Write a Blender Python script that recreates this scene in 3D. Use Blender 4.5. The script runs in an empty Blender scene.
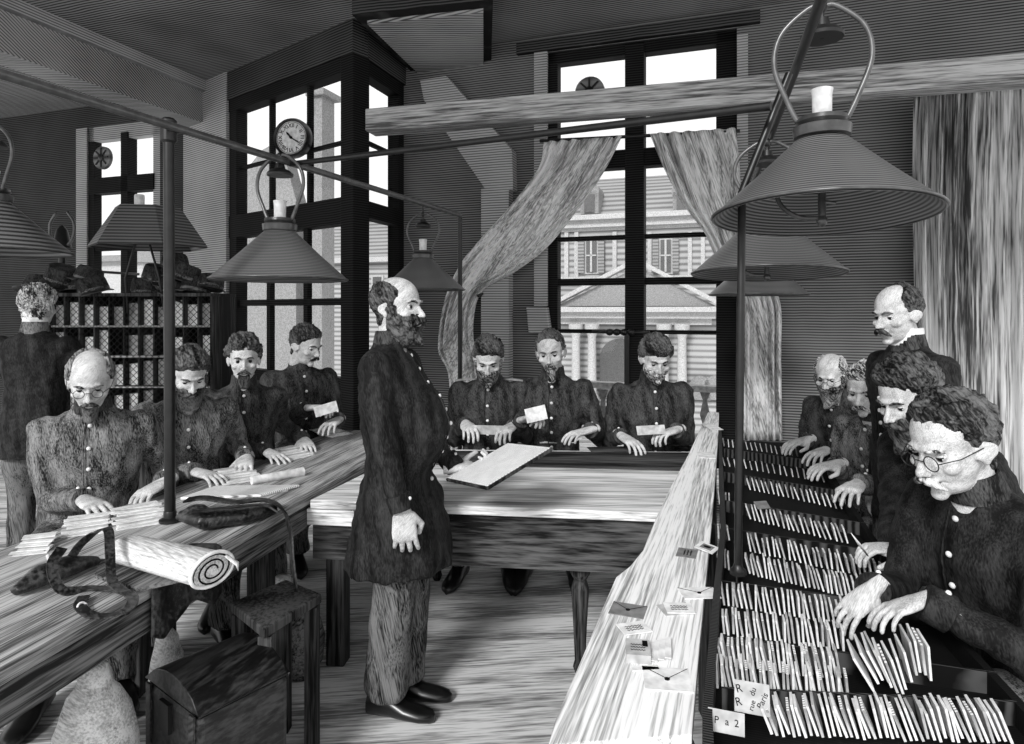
import bpy, bmesh, math, random
from mathutils import Vector, Matrix, noise
C = bpy.context
SC = C.scene
COL = SC.collection
random.seed(7)
PI = math.pi
# ---------------------------------------------------------------- camera frame (metres, camera above the origin looking along +Y)
F, CX, HY, EYE = 650.0, 512.0, 310.0, 1.62
def V3(x, y, z): return Vector((x, y, z))
def P(px, py, d): return V3((px-CX)/F*d, d, EYE+(HY-py)/F*d)
def PZ(px, py, z): return P(px, py, (EYE-z)*F/(py-HY))
U = V3(.322, .947, 0).normalized()          # room depth direction
W = V3(.947, -.322, 0).normalized()         # room cross direction
Z = V3(0, 0, 1)
def PP(px, py, k):                          # point on the wall plane U.p = k
    r = V3((px-CX)/F, 1, 0)
    return P(px, py, k/r.dot(U))
def UV(a, k, z): return W*a + U*k + Z*z
def lerp(a, b, t): return a+(b-a)*t
def sstep(a, b, x):
    t = max(0, min(1, (x-a)/(b-a))) if a != b else float(x > a)
    return t*t*(3-2*t)
def pl(xs, ys, x):
    if x <= xs[0]: return ys[0]
    for i in range(len(xs)-1):
        if x <= xs[i+1]: return lerp(ys[i], ys[i+1], (x-xs[i])/(xs[i+1]-xs[i]))
    return ys[-1]

cd = bpy.data.cameras.new('camera'); cam = bpy.data.objects.new('camera', cd); COL.objects.link(cam)
cam.location = (0, 0, EYE); cam.rotation_euler = (PI/2, 0, 0)
cd.sensor_width = 36; cd.lens = 36*F/1024; cd.shift_y = -62/1024; cd.clip_start = .05; cd.clip_end = 400
SC.camera = cam
SC.view_settings.view_transform = 'Standard'; SC.view_settings.look = 'None'
SC.view_settings.gamma = 1; SC.view_settings.use_curve_mapping = False
SC.view_settings.exposure = 0.18

# ---------------------------------------------------------------- materials: grey inks with engraved line texture
def g(v): return v**2.2
def mat_plain(name, v, rough=.7, spec=.3, metal=0):
    m = bpy.data.materials.new(name); m.use_nodes = True
    b = m.node_tree.nodes['Principled BSDF']; c = g(v)
    b.inputs['Base Color'].default_value = (c, c, c, 1); b.inputs['Roughness'].default_value = rough
    b.inputs['Specular IOR Level'].default_value = spec; b.inputs['Metallic'].default_value = metal
    n = m.node_tree.nodes; l = m.node_tree.links
    tc = n.new('ShaderNodeTexCoord'); no = n.new('ShaderNodeTexNoise'); no.inputs['Scale'].default_value = 30
    r = n.new('ShaderNodeValToRGB'); a, d = g(v*.85), g(min(1, v*1.12))
    r.color_ramp.elements[0].color = (a, a, a, 1); r.color_ramp.elements[1].color = (d, d, d, 1)
    r.color_ramp.elements[0].position = .3; r.color_ramp.elements[1].position = .7
    l.new(tc.outputs['Object'], no.inputs['Vector']); l.new(no.outputs['Fac'], r.inputs['Fac']); l.new(r.outputs['Color'], b.inputs['Base Color'])
    return m
def mat_hatch(name, lo, hi, period, rot=(0,0,0), axis='Z', dist=1.5, bias=.5, rough=.8, mott=.35, mscale=2.0, cross=False, spec=.2):
    """ink lines: dark lines (lo) on lighter paper tone (hi), period in metres; mott = patchiness of the tone"""
    m = bpy.data.materials.new(name); m.use_nodes = True
    n = m.node_tree.nodes; l = m.node_tree.links; b = n['Principled BSDF']
    b.inputs['Roughness'].default_value = rough; b.inputs['Specular IOR Level'].default_value = spec
    tc = n.new('ShaderNodeTexCoord'); mp = n.new('ShaderNodeMapping'); mp.inputs['Rotation'].default_value = rot
    l.new(tc.outputs['Object'], mp.inputs['Vector'])
    def wave(ax, per):
        w = n.new('ShaderNodeTexWave'); w.wave_type = 'BANDS'; w.bands_direction = ax
        w.inputs['Scale'].default_value = .314/per; w.inputs['Distortion'].default_value = dist
        w.inputs['Detail'].default_value = 2; w.inputs['Detail Scale'].default_value = .35
        l.new(mp.outputs['Vector'], w.inputs['Vector']); return w
    w = wave(axis, period); src = w.outputs['Fac']
    if cross:
        w2 = wave({'Z':'X','X':'Y','Y':'Z'}[axis], period*1.1)
        mm = n.new('ShaderNodeMath'); mm.operation = 'MULTIPLY'; l.new(src, mm.inputs[0]); l.new(w2.outputs['Fac'], mm.inputs[1]); src = mm.outputs[0]
    no = n.new('ShaderNodeTexNoise'); no.inputs['Scale'].default_value = mscale; no.inputs['Detail'].default_value = 3
    l.new(tc.outputs['Object'], no.inputs['Vector'])
    ma = n.new('ShaderNodeMath'); ma.operation = 'MULTIPLY_ADD'; ma.inputs[1].default_value = mott*2.2; ma.inputs[2].default_value = -mott*1.1
    l.new(no.outputs['Fac'], ma.inputs[0])
    ad = n.new('ShaderNodeMath'); ad.operation = 'ADD'; l.new(src, ad.inputs[0]); l.new(ma.outputs[0], ad.inputs[1])
    r = n.new('ShaderNodeValToRGB'); a, d = g(lo), g(hi)
    r.color_ramp.elements[0].color = (a, a, a, 1); r.color_ramp.elements[1].color = (d, d, d, 1)
    r.color_ramp.elements[0].position = max(0, bias-.35); r.color_ramp.elements[1].position = min(1, bias+.35)
    l.new(ad.outputs[0], r.inputs['Fac']); l.new(r.outputs['Color'], b.inputs['Base Color'])
    return m
def mat_streak(name, lo, hi, rz=0, rot=None, long='Y', fine=.004, length=12, p0=.36, p1=.62, rough=.75, spec=.25, cross=.0):
    """grain: fine ink streaks stretched along one axis"""
    m = bpy.data.materials.new(name); m.use_nodes = True
    n = m.node_tree.nodes; l = m.node_tree.links; b = n['Principled BSDF']
    b.inputs['Roughness'].default_value = rough; b.inputs['Specular IOR Level'].default_value = spec
    tc = n.new('ShaderNodeTexCoord'); m1 = n.new('ShaderNodeMapping'); m1.inputs['Rotation'].default_value = rot or (0, 0, rz)
    m2 = n.new('ShaderNodeMapping'); k = 1/fine/6; sc = [k, k, k]; sc['XYZ'.index(long)] = k/length; m2.inputs['Scale'].default_value = sc
    l.new(tc.outputs['Object'], m1.inputs['Vector']); l.new(m1.outputs['Vector'], m2.inputs['Vector'])
    no = n.new('ShaderNodeTexNoise'); no.inputs['Scale'].default_value = 2.2; no.inputs['Detail'].default_value = 3; no.inputs['Roughness'].default_value = .6
    l.new(m2.outputs['Vector'], no.inputs['Vector'])
    n2 = n.new('ShaderNodeTexNoise'); n2.inputs['Scale'].default_value = .22; n2.inputs['Detail'].default_value = 3
    l.new(m2.outputs['Vector'], n2.inputs['Vector'])
    ad = n.new('ShaderNodeMath'); ad.operation = 'MULTIPLY_ADD'; ad.inputs[1].default_value = .8; l.new(n2.outputs['Fac'], ad.inputs[0])
    sb = n.new('ShaderNodeMath'); sb.operation = 'SUBTRACT'; sb.inputs[1].default_value = .4; l.new(no.outputs['Fac'], sb.inputs[0]); l.new(sb.outputs[0], ad.inputs[2])
    r = n.new('ShaderNodeValToRGB'); a, d = g(lo), g(hi)
    r.color_ramp.elements[0].color = (a, a, a, 1); r.color_ramp.elements[1].color = (d, d, d, 1)
    r.color_ramp.elements[0].position = p0; r.color_ramp.elements[1].position = p1
    l.new(ad.outputs[0], r.inputs['Fac']); l.new(r.outputs['Color'], b.inputs['Base Color'])
    return m
H90 = (0, 0, 0)
YAW = (0, 0, math.atan2(.322, .947))
M = {}
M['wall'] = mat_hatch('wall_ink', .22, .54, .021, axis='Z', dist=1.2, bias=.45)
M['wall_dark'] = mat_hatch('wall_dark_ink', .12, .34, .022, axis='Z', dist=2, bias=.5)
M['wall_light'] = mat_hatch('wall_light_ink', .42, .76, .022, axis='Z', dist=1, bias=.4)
M['ceil'] = mat_hatch('ceiling_ink', .24, .62, .032, rot=YAW, axis='Y', dist=3.5, bias=.5, mott=.8, mscale=.8)
M['ceil_beam'] = mat_hatch('ceiling_beam_ink', .32, .72, .022, rot=(.6, 0, 0), axis='Z', dist=3, bias=.45, mott=.6, mscale=1.2)
M['floor'] = mat_streak('floor_ink', .46, .88, rot=(0,0,math.atan2(-.1,1)), long='X', fine=.005, length=16, p0=.34, p1=.60)
M['frame'] = mat_hatch('window_frame_ink', .03, .18, .02, axis='Z', dist=2, bias=.6)
M['beam'] = mat_streak('beam_wood', .34, .80, rot=(0,0,math.atan2(.26,1)), long='X', fine=.0045, length=22, p0=.34, p1=.62)
M['pipe'] = mat_plain('gas_pipe_iron', .14, .35, .6, .3)
M['pipe_light'] = mat_plain('gas_pipe_worn', .36, .3, .6, .3)
M['iron'] = mat_plain('dark_iron', .12, .4, .5)
M['ledge'] = mat_streak('ledge_wood', .56, 1.0, rz=math.atan2(.36, 1), long='Y', fine=.0030, length=34, p0=.30, p1=.56)
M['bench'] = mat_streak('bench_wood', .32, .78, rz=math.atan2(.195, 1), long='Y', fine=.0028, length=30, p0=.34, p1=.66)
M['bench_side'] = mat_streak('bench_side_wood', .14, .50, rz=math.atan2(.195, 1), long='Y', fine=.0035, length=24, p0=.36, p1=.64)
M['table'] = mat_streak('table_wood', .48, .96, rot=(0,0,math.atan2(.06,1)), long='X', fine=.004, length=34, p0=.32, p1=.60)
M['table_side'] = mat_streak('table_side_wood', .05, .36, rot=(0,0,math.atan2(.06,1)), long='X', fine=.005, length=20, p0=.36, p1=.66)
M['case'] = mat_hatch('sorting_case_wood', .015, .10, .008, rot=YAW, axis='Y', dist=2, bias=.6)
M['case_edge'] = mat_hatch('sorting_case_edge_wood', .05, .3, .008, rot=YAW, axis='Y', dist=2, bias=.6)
M['dark_wood'] = mat_streak('dark_wood', .04, .32, long='Z', fine=.005, length=20, p0=.38, p1=.68)
M['paper'] = mat_plain('paper', .95, .9, .1)
M['paper_b'] = mat_hatch('paper_ruled', .55, 1.0, .008, axis='Y', dist=1, bias=.25, mott=.2, mscale=20)
M['paper_c'] = mat_plain('paper_grey', .72, .9, .1)
M['paper_d'] = mat_plain('paper_dim', .5, .9, .1)
M['ink'] = mat_plain('ink', .08, .8, .1)
M['shade'] = mat_hatch('lamp_shade_enamel', .10, .48, .0075, axis='Z', dist=.4, bias=.5, rough=.35, spec=.6, mott=.25)
M['shade_far'] = mat_hatch('lamp_shade_far_enamel', .20, .48, .022, axis='Z', dist=.6, bias=.5, rough=.4, spec=.5)
M['glass_chim'] = mat_plain('lamp_chimney_opal', .96, .3, .5)
M['brass'] = mat_plain('lamp_brass', .32, .3, .7, .5)
M['curtain'] = mat_streak('curtain_cloth', .50, .96, rot=(0, -.55, 0), long='Z', fine=.004, length=26, p0=.32, p1=.6)
M['curtain_b'] = mat_streak('curtain_cloth_two', .48, .96, rot=(0, .32, 0), long='Z', fine=.004, length=26, p0=.32, p1=.6)
M['drape'] = mat_streak('drape_cloth', .26, .82, long='Z', fine=.006, length=24, p0=.36, p1=.62)
M['leather'] = mat_streak('leather', .03, .30, rot=(.5,.4,.9), long='X', fine=.004, length=7, p0=.42, p1=.68, rough=.4, spec=.6)
M['canvas'] = mat_streak('canvas_cloth', .56, .96, rz=.6, long='X', fine=.0022, length=10, p0=.22, p1=.62)
M['trunk'] = mat_streak('trunk_leather', .015, .24, rot=(0,0,.4), long='Y', fine=.005, length=6, p0=.44, p1=.72, rough=.4, spec=.6)
M['coat'] = mat_streak('uniform_cloth', .03, .32, rot=(.25,.2,.2), long='Z', fine=.0015, length=5, p0=.34, p1=.70, rough=.8)
M['coat_grey'] = mat_streak('grey_uniform_cloth', .08, .54, rot=(.2,.3,.4), long='Z', fine=.0016, length=5, p0=.34, p1=.68, rough=.8)
M['coat_black'] = mat_streak('black_frock_cloth', .012, .22, rot=(.1,.15,.1), long='Z', fine=.0015, length=6, p0=.36, p1=.74, rough=.75)
M['trouser'] = mat_streak('striped_trouser_cloth', .06, .46, rot=(0,.2,.3), long='Z', fine=.0018, length=30, p0=.36, p1=.64, rough=.85)
M['boot'] = mat_plain('boot_leather', .07, .3, .6)
M['skin'] = mat_streak('skin_ink', .62, .84, rot=(.5,.9,0), long='X', fine=.0011, length=7, p0=.30, p1=.62)
M['eye_white'] = mat_plain('eye_white', .72, .4)
M['eye_dark'] = mat_plain('eye_dark', .04, .3)
M['lip'] = mat_plain('lip_tone', .45, .6)
def hairmat(name, lo, hi): return mat_streak(name, lo, hi, rot=(.5, .5, .4), long='Z', fine=.0028, length=4, p0=.38, p1=.66, rough=.6)
M['hair_dark'] = hairmat('dark_hair', .015, .40)
M['hair_brown'] = hairmat('brown_hair', .04, .62)
M['hair_grey'] = hairmat('grey_hair', .15, .95)
M['button'] = mat_plain('button_metal', .95, .35, .6)
M['linen'] = mat_plain('white_linen', .95, .9)
M['epaulette'] = mat_plain('shoulder_braid', .6, .7)
M['stone'] = mat_hatch('facade_stone', .44, .66, .22, axis='Z', dist=.6, bias=.35, mott=.3, mscale=.5)
M['stone_light'] = mat_plain('facade_stone_light', .68, .9)
M['stone_mid'] = mat_plain('facade_stone_mid', .52, .9)
M['slate'] = mat_hatch('facade_slate', .40, .58, .20, axis='Z', dist=.6, bias=.4, mott=.3, mscale=.5)
M['shutter'] = mat_hatch('shutter_ink', .36, .56, .12, axis='Z', dist=.2, bias=.4)
M['far_glass'] = mat_plain('far_pane', .34, .3)
def mat_glass():
    m = bpy.data.materials.new('window_glass'); m.use_nodes = True
    n = m.node_tree.nodes; l = m.node_tree.links
    for x in list(n): n.remove(x)
    o = n.new('ShaderNodeOutputMaterial'); t = n.new('ShaderNodeBsdfTransparent'); gl = n.new('ShaderNodeBsdfGlossy'); mx = n.new('ShaderNodeMixShader')
    gl.inputs['Roughness'].default_value = .05; mx.inputs[0].default_value = .02
    t.inputs['Color'].default_value = (1, 1, 1, 1)
    l.new(t.outputs[0], mx.inputs[1]); l.new(gl.outputs[0], mx.inputs[2]); l.new(mx.outputs[0], o.inputs[0]); return m
M['glass'] = mat_glass()

# ---------------------------------------------------------------- mesh collecting
class MB:
    def __init__(s): s.v = []; s.f = []; s.m = []; s.mi = 0
    def add(s, vs, fs):
        n = len(s.v); s.v += [Vector(v) for v in vs]; s.f += [tuple(i+n for i in f) for f in fs]; s.m += [s.mi]*len(fs); return s
    def obox(s, o, ax, ay, az):             # box from corner o with three edge vectors
        vs = [o, o+ax, o+ax+ay, o+ay, o+az, o+ax+az, o+ax+ay+az, o+ay+az]
        fl = ax.cross(ay).dot(az) < 0
        fs = [(0,3,2,1), (4,5,6,7), (0,1,5,4), (1,2,6,5), (2,3,7,6), (3,0,4,7)]
        if fl: fs = [tuple(reversed(f)) for f in fs]
        return s.add(vs, fs)
    def box(s, c, sx, sy, sz, ax=V3(1,0,0), ay=V3(0,1,0), az=Z):
        ax, ay, az = ax.normalized()*sx, ay.normalized()*sy, az.normalized()*sz
        return s.obox(c-(ax+ay+az)/2, ax, ay, az)
    def ubox(s, a0, a1, k0, k1, z0, z1):    # box in room axes
        return s.obox(UV(min(a0,a1), min(k0,k1), min(z0,z1)), W*abs(a1-a0), U*abs(k1-k0), Z*abs(z1-z0))
    def pbox(s, x0, y0, x1, y1, k, t0, t1):  # box whose face lies in wall plane k between two sight positions
        a0 = PP(x0, HY, k).dot(W); a1 = PP(x1, HY, k).dot(W); xm = (x0+x1)/2
        z0 = PP(xm, y0, k).z; z1 = PP(xm, y1, k).z
        return s.ubox(a0, a1, k+t0, k+t1, z1, z0)
    def prism(s, pts, h):                    # polygon (list of world points) extruded by vector h
        n = len(pts); pts = [Vector(p) for p in pts]
        vs = pts+[p+h for p in pts]
        nor = Vector((0,0,0))
        for i in range(n): nor += pts[i].cross(pts[(i+1)%n])
        fs = [tuple(reversed(range(n))), tuple(range(n, 2*n))]+[(i, (i+1)%n, n+(i+1)%n, n+i) for i in range(n)]
        if nor.dot(h) < 0: fs = [tuple(reversed(f)) for f in fs]
        return s.add(vs, fs)
    def rings(s, rings, cap=True):
        n = len(rings[0]); vs = [p for r in rings for p in r]; fs = []
        for i in range(len(rings)-1):
            for j in range(n):
                k = (j+1) % n; fs.append((i*n+j, i*n+k, (i+1)*n+k, (i+1)*n+j))
        if cap: fs.append(tuple(reversed(range(n)))); fs.append(tuple(range((len(rings)-1)*n, len(rings)*n)))
        return s.add(vs, fs)
    def tube(s, pts, rad, n=10, flat=1.0, ref=None, cap=True):
        pts = [Vector(p) for p in pts]; m = len(pts)
        if not isinstance(rad, (list, tuple)): rad = [rad]*m
        rs = []; up = ref
        for i, p in enumerate(pts):
            t = (pts[min(i+1, m-1)]-pts[max(i-1, 0)]).normalized()
            if up is None: up = Z if abs(t.z) < .9 else V3(1, 0, 0)
            a = t.cross(up)
            if a.length < 1e-4: a = t.cross(V3(.3, .9, .1))
            a.normalize(); b = a.cross(t).normalized(); up = b if ref is None else ref
            rs.append([p+a*math.cos(2*PI*j/n)*rad[i]+b*math.sin(2*PI*j/n)*rad[i]*flat for j in range(n)])
        # a x b = -t ; reverse to face outwards
        rs = [list(reversed(r)) for r in rs]
        return s.rings(rs, cap)
    def lathe(s, c, prof, n=32, ax=Z, closed=False):   # prof: (radius, height)
        ax = ax.normalized(); a = ax.cross(V3(0, 1, 0) if abs(ax.y) < .9 else V3(1, 0, 0)).normalized(); b = ax.cross(a)
        rs = [[c+ax*h+(a*math.cos(2*PI*j/n)+b*math.sin(2*PI*j/n))*max(r, 1e-4) for j in range(n)] for r, h in prof]
        if closed: rs.append(rs[0]); return s.rings(rs, False)
        return s.rings(rs, True)
    def ell(s, c, rx, ry, rz, ax=V3(1,0,0), ay=V3(0,1,0), az=Z, n=16, m=10):
        rs = []
        for i in range(m+1):
            th = PI*i/m-PI/2; q = max(math.cos(th), 1e-3)
            rs.append([c+ax*rx*q*math.cos(2*PI*j/n)+ay*ry*q*math.sin(2*PI*j/n)+az*rz*math.sin(th) for j in range(n)])
        return s.rings(rs, True)
    def torus(s, c, R, r, ax=Z, n=28, m=8, ex=1.0):
        ax = ax.normalized(); a = ax.cross(V3(0, 1, 0) if abs(ax.y) < .9 else V3(1, 0, 0)).normalized(); b = ax.cross(a)
        rs = []
        for i in range(n+1):
            t = 2*PI*(i % n)/n; d = a*math.cos(t)+b*math.sin(t)*ex
            rs.append([c+d*(R+r*math.cos(2*PI*j/m))+ax*r*math.sin(2*PI*j/m) for j in range(m)])
        return s.rings(rs, False)
    def capsule(s, a, b, ra, rb, n=14):
        a, b = Vector(a), Vector(b); s.tube([a, b], [ra, rb], n)
        s.ell(a, ra, ra, ra, n=n, m=8); s.ell(b, rb, rb, rb, n=n, m=8); return s
    def mesh(s, name, off=V3(0,0,0)):
        me = bpy.data.meshes.new(name); me.from_pydata([v-off for v in s.v], [], s.f); me.update()
        for p, mi in zip(me.polygons, s.m): p.material_index = mi
        return me
OFF = {}
def base_of(parent): return OFF.get(parent.name, V3(0,0,0)) if parent else V3(0,0,0)
def part(name, mb, mats, parent=None, smooth=False, bevel=0, base=None, label=None):
    """link one mesh object; mb given in world coordinates"""
    off = base_of(parent) if parent else (Vector(base) if base is not None else V3(0,0,0))
    me = mb.mesh(name, off) if isinstance(mb, MB) else mb
    if not isinstance(mats, (list, tuple)): mats = [mats]
    if len(me.materials): me.materials.clear()
    for m in mats: me.materials.append(M[m] if isinstance(m, str) else m)
    o = bpy.data.objects.new(name, me); COL.objects.link(o)
    if parent: o.parent = parent
    else: o.location = off
    OFF[o.name] = off
    if smooth:
        for p in me.polygons: p.use_smooth = True
        if smooth == 'auto':
            me.set_sharp_from_angle(angle=math.radians(40))
    if bevel:
        b = o.modifiers.new('bevel', 'BEVEL'); b.width = bevel; b.segments = 2; b.limit_method = 'ANGLE'
    if label: o['label'] = label
    return o
def thing(name, label, cat, loc, group=None):
    o = bpy.data.objects.new(name, None); COL.objects.link(o); o.location = loc; o.empty_display_size = .1
    OFF[o.name] = Vector(loc); tag(o, label, cat, group); return o
def tag(o, label, cat, group=None, kind=None):
    o['label'] = label; o['category'] = cat
    if group: o['group'] = group
    if kind: o['kind'] = kind
    return o
def struct(name, mb, mats, parent=None, **k):
    o = part(name, mb, mats, parent, **k)
    if not parent: o['kind'] = 'structure'
    return o
def catmull(pts, n=8):
    pts = [Vector(p) for p in pts]; q = [pts[0]*2-pts[1]]+pts+[pts[-1]*2-pts[-2]]; out = []
    for i in range(1, len(q)-2):
        for j in range(n):
            t = j/n; a, b, c, d = q[i-1], q[i], q[i+1], q[i+2]
            out.append(.5*((2*b)+(c-a)*t+(2*a-5*b+4*c-d)*t*t+(3*b-a-3*c+d)*t**3))
    out.append(pts[-1]); return out
def remeshed(mb, voxel, smooth=2, name='m', off=V3(0,0,0)):
    me = mb.mesh(name, off); o = bpy.data.objects.new(name, me); COL.objects.link(o)
    r = o.modifiers.new('r', 'REMESH'); r.mode = 'VOXEL'; r.voxel_size = voxel
    if smooth:
        q = o.modifiers.new('s', 'SMOOTH'); q.factor = .5; q.iterations = smooth
    C.view_layer.update(); dg = C.evaluated_depsgraph_get()
    out = bpy.data.meshes.new_from_object(o.evaluated_get(dg))
    bpy.data.objects.remove(o); bpy.data.meshes.remove(me); return out
def solid(o, t, off=0):
    m = o.modifiers.new('solidify', 'SOLIDIFY'); m.thickness = t; m.offset = off; return o
def sheet(nu, nv, fn):
    mb = MB(); vs = [fn(i/nu, j/nv) for j in range(nv+1) for i in range(nu+1)]
    mb.add(vs, [(j*(nu+1)+i, j*(nu+1)+i+1, (j+1)*(nu+1)+i+1, (j+1)*(nu+1)+i) for j in range(nv) for i in range(nu)]); return mb
# ================================================================ light
w = bpy.data.worlds.new('sky'); SC.world = w; w.use_nodes = True
bg = w.node_tree.nodes['Background']; bg.inputs['Color'].default_value = (1, 1, 1, 1); bg.inputs['Strength'].default_value = 1.0
sd = bpy.data.lights.new('sun', 'SUN'); sd.energy = 2.7; sd.angle = math.radians(14)
so = bpy.data.objects.new('sun', sd); COL.objects.link(so)
so.rotation_euler = V3(.36, .80, -.52).to_track_quat('-Z', 'Y').to_euler()

# ================================================================ room shell
CEIL = 4.0
KB = 5.43                                    # back wall plane
KL = 5.59                                    # plane of the far wall with the small window
fl = MB(); fl.obox(V3(-9, -.5, -.1), V3(14, 0, 0), V3(0, 9.5, 0), Z*.1); struct('floor', fl, 'floor')
# back wall with the french window opening
aL = PP(545, HY, KB).dot(W); aR = PP(737, HY, KB).dot(W)
aJ = V3(-1.068, 6.1, 0).dot(W)
aEnd = PP(1250, HY, KB).dot(W)
wb = MB(); TW = .3
zt = PP(640, 41, KB).z
wb.ubox(aJ, aL, KB, KB+TW, 0, CEIL); wb.ubox(aR, aEnd, KB, KB+TW, 0, CEIL)
wb.ubox(aL, aR, KB, KB+TW, zt, CEIL); wb.ubox(aL, aR, KB, KB+TW, 0, .12)
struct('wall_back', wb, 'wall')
# plaster reveal strips either side of the window
rv = MB(); rv.pbox(535, 48, 548, 306, KB, -.03, 0); struct('trim_1', rv, 'wall_light')
rv = MB(); rv.pbox(737, 36, 748, 330, KB, -.03, 0); struct('trim_2', rv, 'wall_light')
rv = MB(); rv.pbox(518, 28, 760, 40, KB, -.05, 0); struct('trim_3', rv, 'wall_dark')

# french window: frame, mullion, transoms, glass
wf = thing('window_1', 'x', 'window', UV((aL+aR)/2, KB, .12)); del wf['label']; del wf['category']; wf['kind'] = 'structure'
m = MB(); m.pbox(546, 40, 557, 470, KB, .02, .14); part('jamb', m, 'frame', wf, bevel=.006)
m = MB(); m.pbox(716, 30, 738, 470, KB, .02, .14); part('jamb', m, 'frame', wf, bevel=.006)
m = MB(); m.pbox(546, 38, 738, 52, KB, .02, .13); part('head_rail', m, 'frame', wf, bevel=.006)
m = MB(); m.pbox(625, 44, 644, 470, KB, -.01, .15); part('mullion', m, 'frame', wf, bevel=.006)
m = MB(); m.pbox(556, 148, 717, 166, KB, .01, .14); part('transom', m, 'frame', wf, bevel=.006)
for y, h in ((236, 4), (281, 7)):
    m = MB(); m.pbox(556, y-h/2, 717, y+h/2, KB, .03, .11); part('glazing_bar', m, 'frame', wf)
m = MB(); m.pbox(556, 330, 717, 334, KB, .03, .09); part('glazing_bar', m, 'frame', wf)
m = MB(); c0 = PP(606, 332, KB-.03)
for dx in (-.09, -.03, .03, .09): m.ell(c0+W*(dx+.12), .034, .03, .03)
m.tube([c0-W*.12, c0+W*.36], .012); part('espagnolette', m, 'iron', wf, smooth=True)
m = MB(); m.pbox(625, 330, 630, 470, KB, -.04, -.015); part('bolt_rod', m, 'iron', wf)
m = MB(); m.ubox(aL+.06, aR-.06, KB+.07, KB+.076, .15, zt-.05); part('pane', m, 'glass', wf)
# round ventilator discs set in the panes
def ventilator(px, py, k, r, lab):
    c = PP(px, py, k-.01); v = thing('ventilator', lab, 'ventilator', c)
    m = MB(); m.lathe(c, [(r*.2, -.02), (r, -.02), (r, .02), (r*.8, .03), (r*.2, .02)], 24, U); part('rim', m, 'shutter', v, smooth='auto')
    m = MB()
    for q in range(8):
        t = PI*2*q/8; m.box(c-U*.03+(W*math.cos(t)+Z*math.sin(t))*r*.55, r*.6, .008, r*.12, W*math.cos(t)+Z*math.sin(t), U, Z*math.cos(t)-W*math.sin(t))
    m.lathe(c-U*.035, [(.01, -.01), (r*.3, 0), (r*.3, .01), (.01, .012)], 16, U); part('fan', m, 'iron', v)
ventilator(590, 92, KB, .125, 'round ventilator disc in the upper pane of the tall curtained window')

# ---------------------------------------------------------------- projecting glazed partition (two faces meeting at a post)
C0 = V3(-1.304, 5.4, 0)
DA = V3(-.788, .615, 0).normalized(); DB = V3(.322, .947, 0).normalized()
NA = V3(-DA.y, DA.x, 0)
if NA.y > 0: NA = -NA                       # towards the room
NB = V3(DB.y, -DB.x, 0)
def pbar(mb, o, dv, nv, s0, s1, z0, z1, t=.07):
    return mb.obox(o+dv*s0-nv*t/2+Z*z0, dv*(s1-s0), nv*t, Z*(z1-z0))
SA, SB = 1.90, .74
win2 = thing('window_2', 'x', 'w', C0); del win2['label']; del win2['category']; win2['kind'] = 'structure'
m = MB(); m.box(C0+Z*1.86, .17, .17, 3.72, DA, NA); part('corner_post', m, 'frame', win2, bevel=.01)
m = MB(); pbar(m, C0, DA, NA, SA-.14, SA, 0, 3.72, .12); part('jamb', m, 'frame', win2, bevel=.008)
for z0, z1, t in ((3.6, 3.74, .13), (2.34, 2.56, .13), (.95, 1.05, .1)):
    m = MB(); pbar(m, C0, DA, NA, 0, SA, z0, z1, t); part('rail', m, 'frame', win2)
for s in (.62, 1.22):
    m = MB(); pbar(m, C0, DA, NA, s-.018, s+.018, 2.5, 3.65, .05); part('glazing_bar', m, 'frame', win2)
m = MB(); pbar(m, C0, DA, NA, .1, SA-.1, 3.02, 3.05, .04); part('glazing_bar', m, 'frame', win2)
for s in (.66, 1.25):
    m = MB(); pbar(m, C0, DA, NA, s-.03, s+.03, 1.0, 2.4, .05); part('glazing_bar', m, 'frame', win2)
m = MB(); pbar(m, C0, DA, NA, .08, SA-.1, 1.66, 1.72, .05); part('glazing_bar', m, 'frame', win2)
m = MB(); pbar(m, C0, DA, NA, .06, SA-.1, 1.03, 3.65, .006); part('pane', m, 'glass', win2)
m = MB(); pbar(m, C0, DA, NA, .06, SA, 0, .97, .05); part('lower_panel', m, 'dark_wood', win2)
win3 = thing('window_3', 'x', 'w', C0+DB*.4); del win3['label']; del win3['category']; win3['kind'] = 'structure'
m = MB(); pbar(m, C0, DB, NB, SB-.1, SB, 0, 3.72, .12); part('jamb', m, 'frame', win3, bevel=.008)
for z0, z1, t in ((3.6, 3.74, .12), (2.4, 2.54, .12), (.95, 1.05, .1)):
    m = MB(); pbar(m, C0, DB, NB, .08, SB-.08, z0, z1, t); part('rail', m, 'frame', win3)
m = MB(); pbar(m, C0, DB, NB, .08, SB-.08, 3.04, 3.07, .04); part('glazing_bar', m, 'frame', win3)
m = MB(); pbar(m, C0, DB, NB, .06, SB-.06, 1.03, 3.65, .006); part('pane', m, 'glass', win3)
m = MB(); pbar(m, C0, DB, NB, .08, SB-.08, 0, .97, .05); part('lower_panel', m, 'dark_wood', win3)
# walls over and beside the partition
ce = MB(); CQ = C0+DA*2.73
ce.prism([p+Z*(CEIL-p.z) for p in (UV(aEnd, KB+.3, 0), UV(aJ, KB+.3, 0), C0+DB*.3, C0+V3(0,.08,0), CQ+V3(0,.1,0), UV(PP(-60, HY, KL).dot(W), KL+.25, 0), V3(-9, 8.4, 0), V3(-9, .4, 0), V3(5, .4, 0))], Z*.12)
struct('ceiling', ce, 'ceil')
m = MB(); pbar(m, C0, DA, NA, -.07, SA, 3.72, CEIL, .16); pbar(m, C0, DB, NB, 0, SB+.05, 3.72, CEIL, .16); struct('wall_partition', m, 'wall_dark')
m = MB(); pbar(m, C0, DA, NA, SA, 2.80, 0, CEIL, .18); struct('wall_side', m, 'wall_light')
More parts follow.
